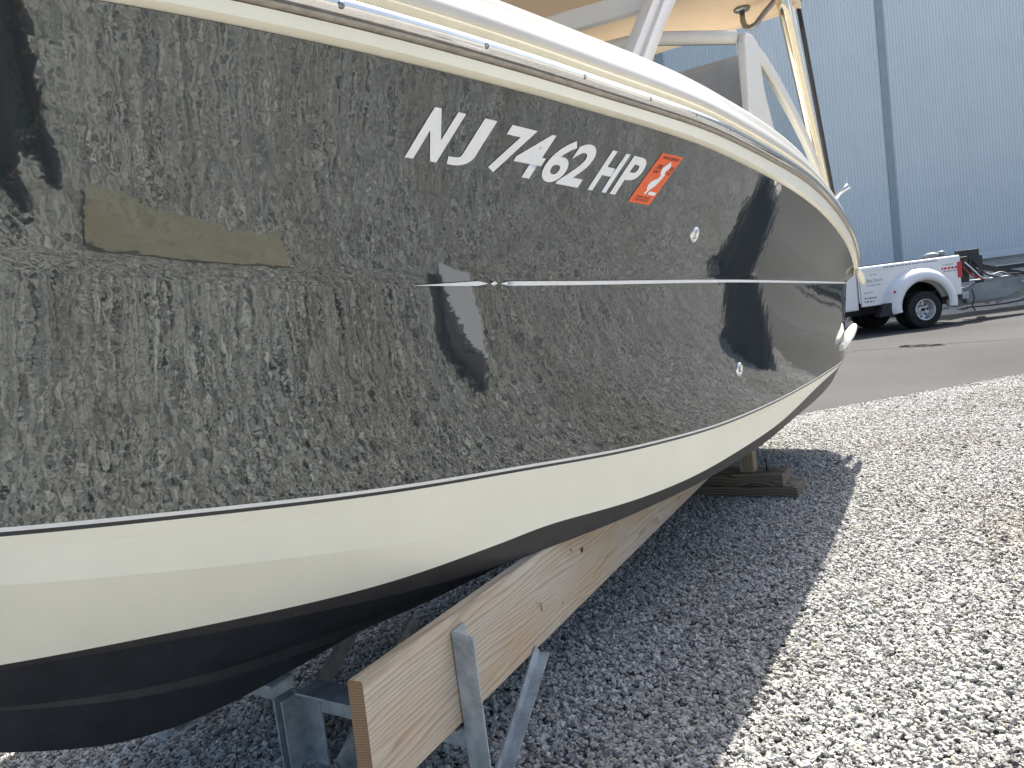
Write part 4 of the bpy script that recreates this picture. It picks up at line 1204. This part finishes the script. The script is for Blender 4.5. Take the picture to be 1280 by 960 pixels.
# invented tarpaulin heap right of the frame, added for a dark reflection in the hull
tp = bw(-2.8, 3.0, 0)
rows = []
for i, (h, r_) in enumerate([(0, 1.06), (.05, 1.0), (.25, .93), (.55, .88), (.9, .82), (1.2, .74), (1.42, .60), (1.55, .40), (1.60, .16), (1.61, .01)]):
    ring = []
    for k in range(72):
        a = 2 * math.pi * k / 72
        fold = 1 + (.055 * math.sin(7 * a + .6 * i) + .03 * math.sin(13 * a + 2 + .3 * i)) * (1 - h / 1.7)
        ring.append((0.45 * r_ * fold * math.cos(a), .47 * r_ * fold * math.sin(a), (h + (.03 * math.sin(5 * a) if 1 < i < 8 else 0)) * .64))
    rows.append(ring)
mb = MB(); mb.loft(rows, True)
M['tarp'] = simple('black_tarpaulin', (0.030, 0.038, 0.050), 0.42, 0.4, 3, bump=.5, bscale=7)
o = mb.build('added_tarp_heap', M['tarp'], smooth=True)
o.location = tp; o.rotation_euler = (0, 0, R(20)); tag(o, 'black tarpaulin heap added out of frame for a dark reflection near the stern', 'tarpaulin')

# the photographer, standing behind the phone
def skin(name, V, E, Rr, mat, parent, root=0, sub=2):
    me = bpy.data.meshes.new(name); me.from_pydata(V, E, [])
    ob = bpy.data.objects.new(name, me); COL.objects.link(ob)
    md = ob.modifiers.new('s', 'SKIN'); md.use_smooth_shade = True
    me.skin_vertices.new() if not me.skin_vertices else None
    for i, d in enumerate(me.skin_vertices[0].data):
        r_ = Rr[i]; d.radius = (r_, r_) if not hasattr(r_, '__len__') else r_; d.use_root = (i == root)
    ob.modifiers.new('b', 'SUBSURF').levels = sub
    dg = bpy.context.evaluated_depsgraph_get()
    m2 = bpy.data.meshes.new_from_object(ob.evaluated_get(dg)); bpy.data.objects.remove(ob)
    m2.name = name; m2.materials.clear(); m2.materials.append(mat)
    m2.polygons.foreach_set('use_smooth', [True] * len(m2.polygons))
    o2 = bpy.data.objects.new(name, m2); COL.objects.link(o2); o2.parent = parent
    return o2
per = thing('person', 'person in dark shirt and trousers holding up a phone, mirrored in the hull', 'person', (.05, -.33, 0), 0)
V = [(0, 0, .94), (0, .0, 1.12), (0, -.01, 1.32), (0, -.01, 1.44), (0, .01, 1.53), (0, .03, 1.62), (0, .03, 1.72)]
E = [(0, 1), (1, 2), (2, 3), (3, 4), (4, 5), (5, 6)]
Rr = [(.165, .12), (.150, .11), (.17, .115), (.11, .085), (.055, .058), (.078, .095), (.066, .082)]
def chain(start, pts, rr):
    k = start
    for p, r_ in zip(pts, rr):
        V.append(p); Rr.append(r_); E.append((k, len(V) - 1)); k = len(V) - 1
    return k
for sg in (1, -1):
    chain(0, [(sg*.10, 0, .84), (sg*.115, .02, .50), (sg*.12, -.01, .12), (sg*.125, .02, .05), (sg*.14, .14, .03)], [(.095, .1), .062, .045, .045, .04])
    h_ = chain(2, [(sg*.19, -.01, 1.40), (sg*.27, .03, 1.15), (sg*.14 - .07, .235, 1.38), (sg*.092 - .09, .292, 1.462), (sg*.085 - .095, .305, 1.485)], [.062, .048, .038, .026, (.022, .036)])
    for (dx, dz, L_) in ((.0, .030, .9), (.0, .010, 1.0), (.0, -.010, .95), (.0, -.030, .78)):
        b0 = V[h_]
        chain(h_, [(b0[0] - sg*.004, b0[1] + .006, b0[2] + dz), (b0[0] - sg*.012, b0[1] + .026*L_, b0[2] + dz*1.02), (b0[0] - sg*.034*L_, b0[1] + .030, b0[2] + dz)], [.0095, .0085, .0075])
    b0 = V[h_]; chain(h_, [(b0[0] - sg*.014, b0[1] - .012, b0[2] + .012), (b0[0] - sg*.040, b0[1] - .012, b0[2] + .016)], [.0105, .009])
body = skin('body', V, E, Rr, M['skin'], per)
V, E, Rr = [(0, 0, .90), (0, 0, 1.12), (0, -.01, 1.32), (0, -.01, 1.45)], [(0, 1), (1, 2), (2, 3)], [(.185, .145), (.175, .135), (.192, .14), (.115, .095)]
for sg in (1, -1): chain(2, [(sg*.195, -.01, 1.40), (sg*.272, .03, 1.15), (sg*.14 - .068, .232, 1.375), (sg*.10 - .085, .275, 1.44)], [.09, .08, .066, .052])
skin('shirt', V, E, Rr, M['navy_cloth'], per)
V, E, Rr = [(0, 0, .97), (0, 0, .90)], [(0, 1)], [(.175, .135), (.18, .14)]
for sg in (1, -1): chain(1, [(sg*.105, 0, .80), (sg*.118, .015, .50), (sg*.122, -.01, .05)], [(.12, .125), .10, .085])
skin('trousers', V, E, Rr, M['cloth_grey'], per)
V, E, Rr = [(0, .015, 1.66), (0, .005, 1.755)], [(0, 1)], [(.088, .105), (.07, .085)]
skin('hair', [(0, -.01, 1.69), (0, .0, 1.765)], [(0, 1)], [(.086, .098), (.06, .075)], M['dark_trim'], per)
for sg in (1, -1):
    skin('shoe', [(sg*.122, -.05, .05), (sg*.128, .06, .045), (sg*.142, .18, .035)], [(0, 1), (1, 2)], [(.046, .048), (.048, .045), (.042, .034)], M['black_plastic'], per)
    MB().lathe([(0, .0001), (.004, .006), (0, .011)], Matrix.Translation((sg*.032, .118, 1.665)), 10).build('eye', M['dark_trim'], per, smooth=True)
skin('nose', [(0, .112, 1.655), (0, .135, 1.628)], [(0, 1)], [.010, .015], M['skin'], per, sub=1)
MB().lathe([(0, .0001), (.005, .012), (0, .022)], Matrix.Translation((0, .118, 1.585)) @ Matrix.Diagonal((1, 1, .35, 1)), 12).build('mouth', M['red_hose'], per, smooth=True)
for sg in (1, -1):
    skin('ear', [(sg*.083, .02, 1.66), (sg*.09, .015, 1.625)], [(0, 1)], [(.010, .02), (.008, .016)], M['skin'], per, sub=1)
ph = MB().box((-.078, -.0045, -.038), (.078, .0045, .038)).build('phone', M['dark_trim'], bevel=.003)
pmx = cam.matrix_world.to_3x3()
rot = Matrix((CR, F, CU)).transposed().to_4x4(); rot.translation = Vector((0, 0, CAM_H)) - F * .0075 - CR * .045
ph.matrix_world = rot; tag(ph, 'dark phone held in both hands by the photographer', 'phone')

BOXP = (3.72, 2.60)
# invented low box outside the frame, added for the grey wedge mirrored below the stripe
bk = thing('added_box', 'low grey plastic box added out of frame for its reflection below the hull stripe', 'box', bw(BOXP[0], BOXP[1], 0), BRZ + R(14))
M['box_lid'] = simple('pale_grey_lid', (0.36, 0.36, 0.39), 0.6, 0.05, 8)
M['box'] = simple('grey_plastic', (0.34, 0.34, 0.36), 0.45, 0.06, 8)
mb = MB(); rows = []
for z, k in ((0, .88), (.02, .90), (.11, 1.0), (.115, 1.03), (.13, 1.03)):
    rows.append([(x * k, y * k, z) for x, y in ((-.16, -.20), (.16, -.20), (.16, .20), (-.16, .20))])
mb.loft(rows, True); mb.add(rows[0], [(0, 1, 2, 3)]); mb.build('tub', M['box'], bk, bevel=.012)
mb = MB(); mb.box((-.172, -.212, .131), (.172, .212, .155)); mb.build('lid', M['box_lid'], bk, bevel=.012)
for sg in (1, -1):
    MB().box((-.05, sg*.207 - .010, .10), (.05, sg*.207 + .010, .118)).build('grip', M['box'], bk, bevel=.005)
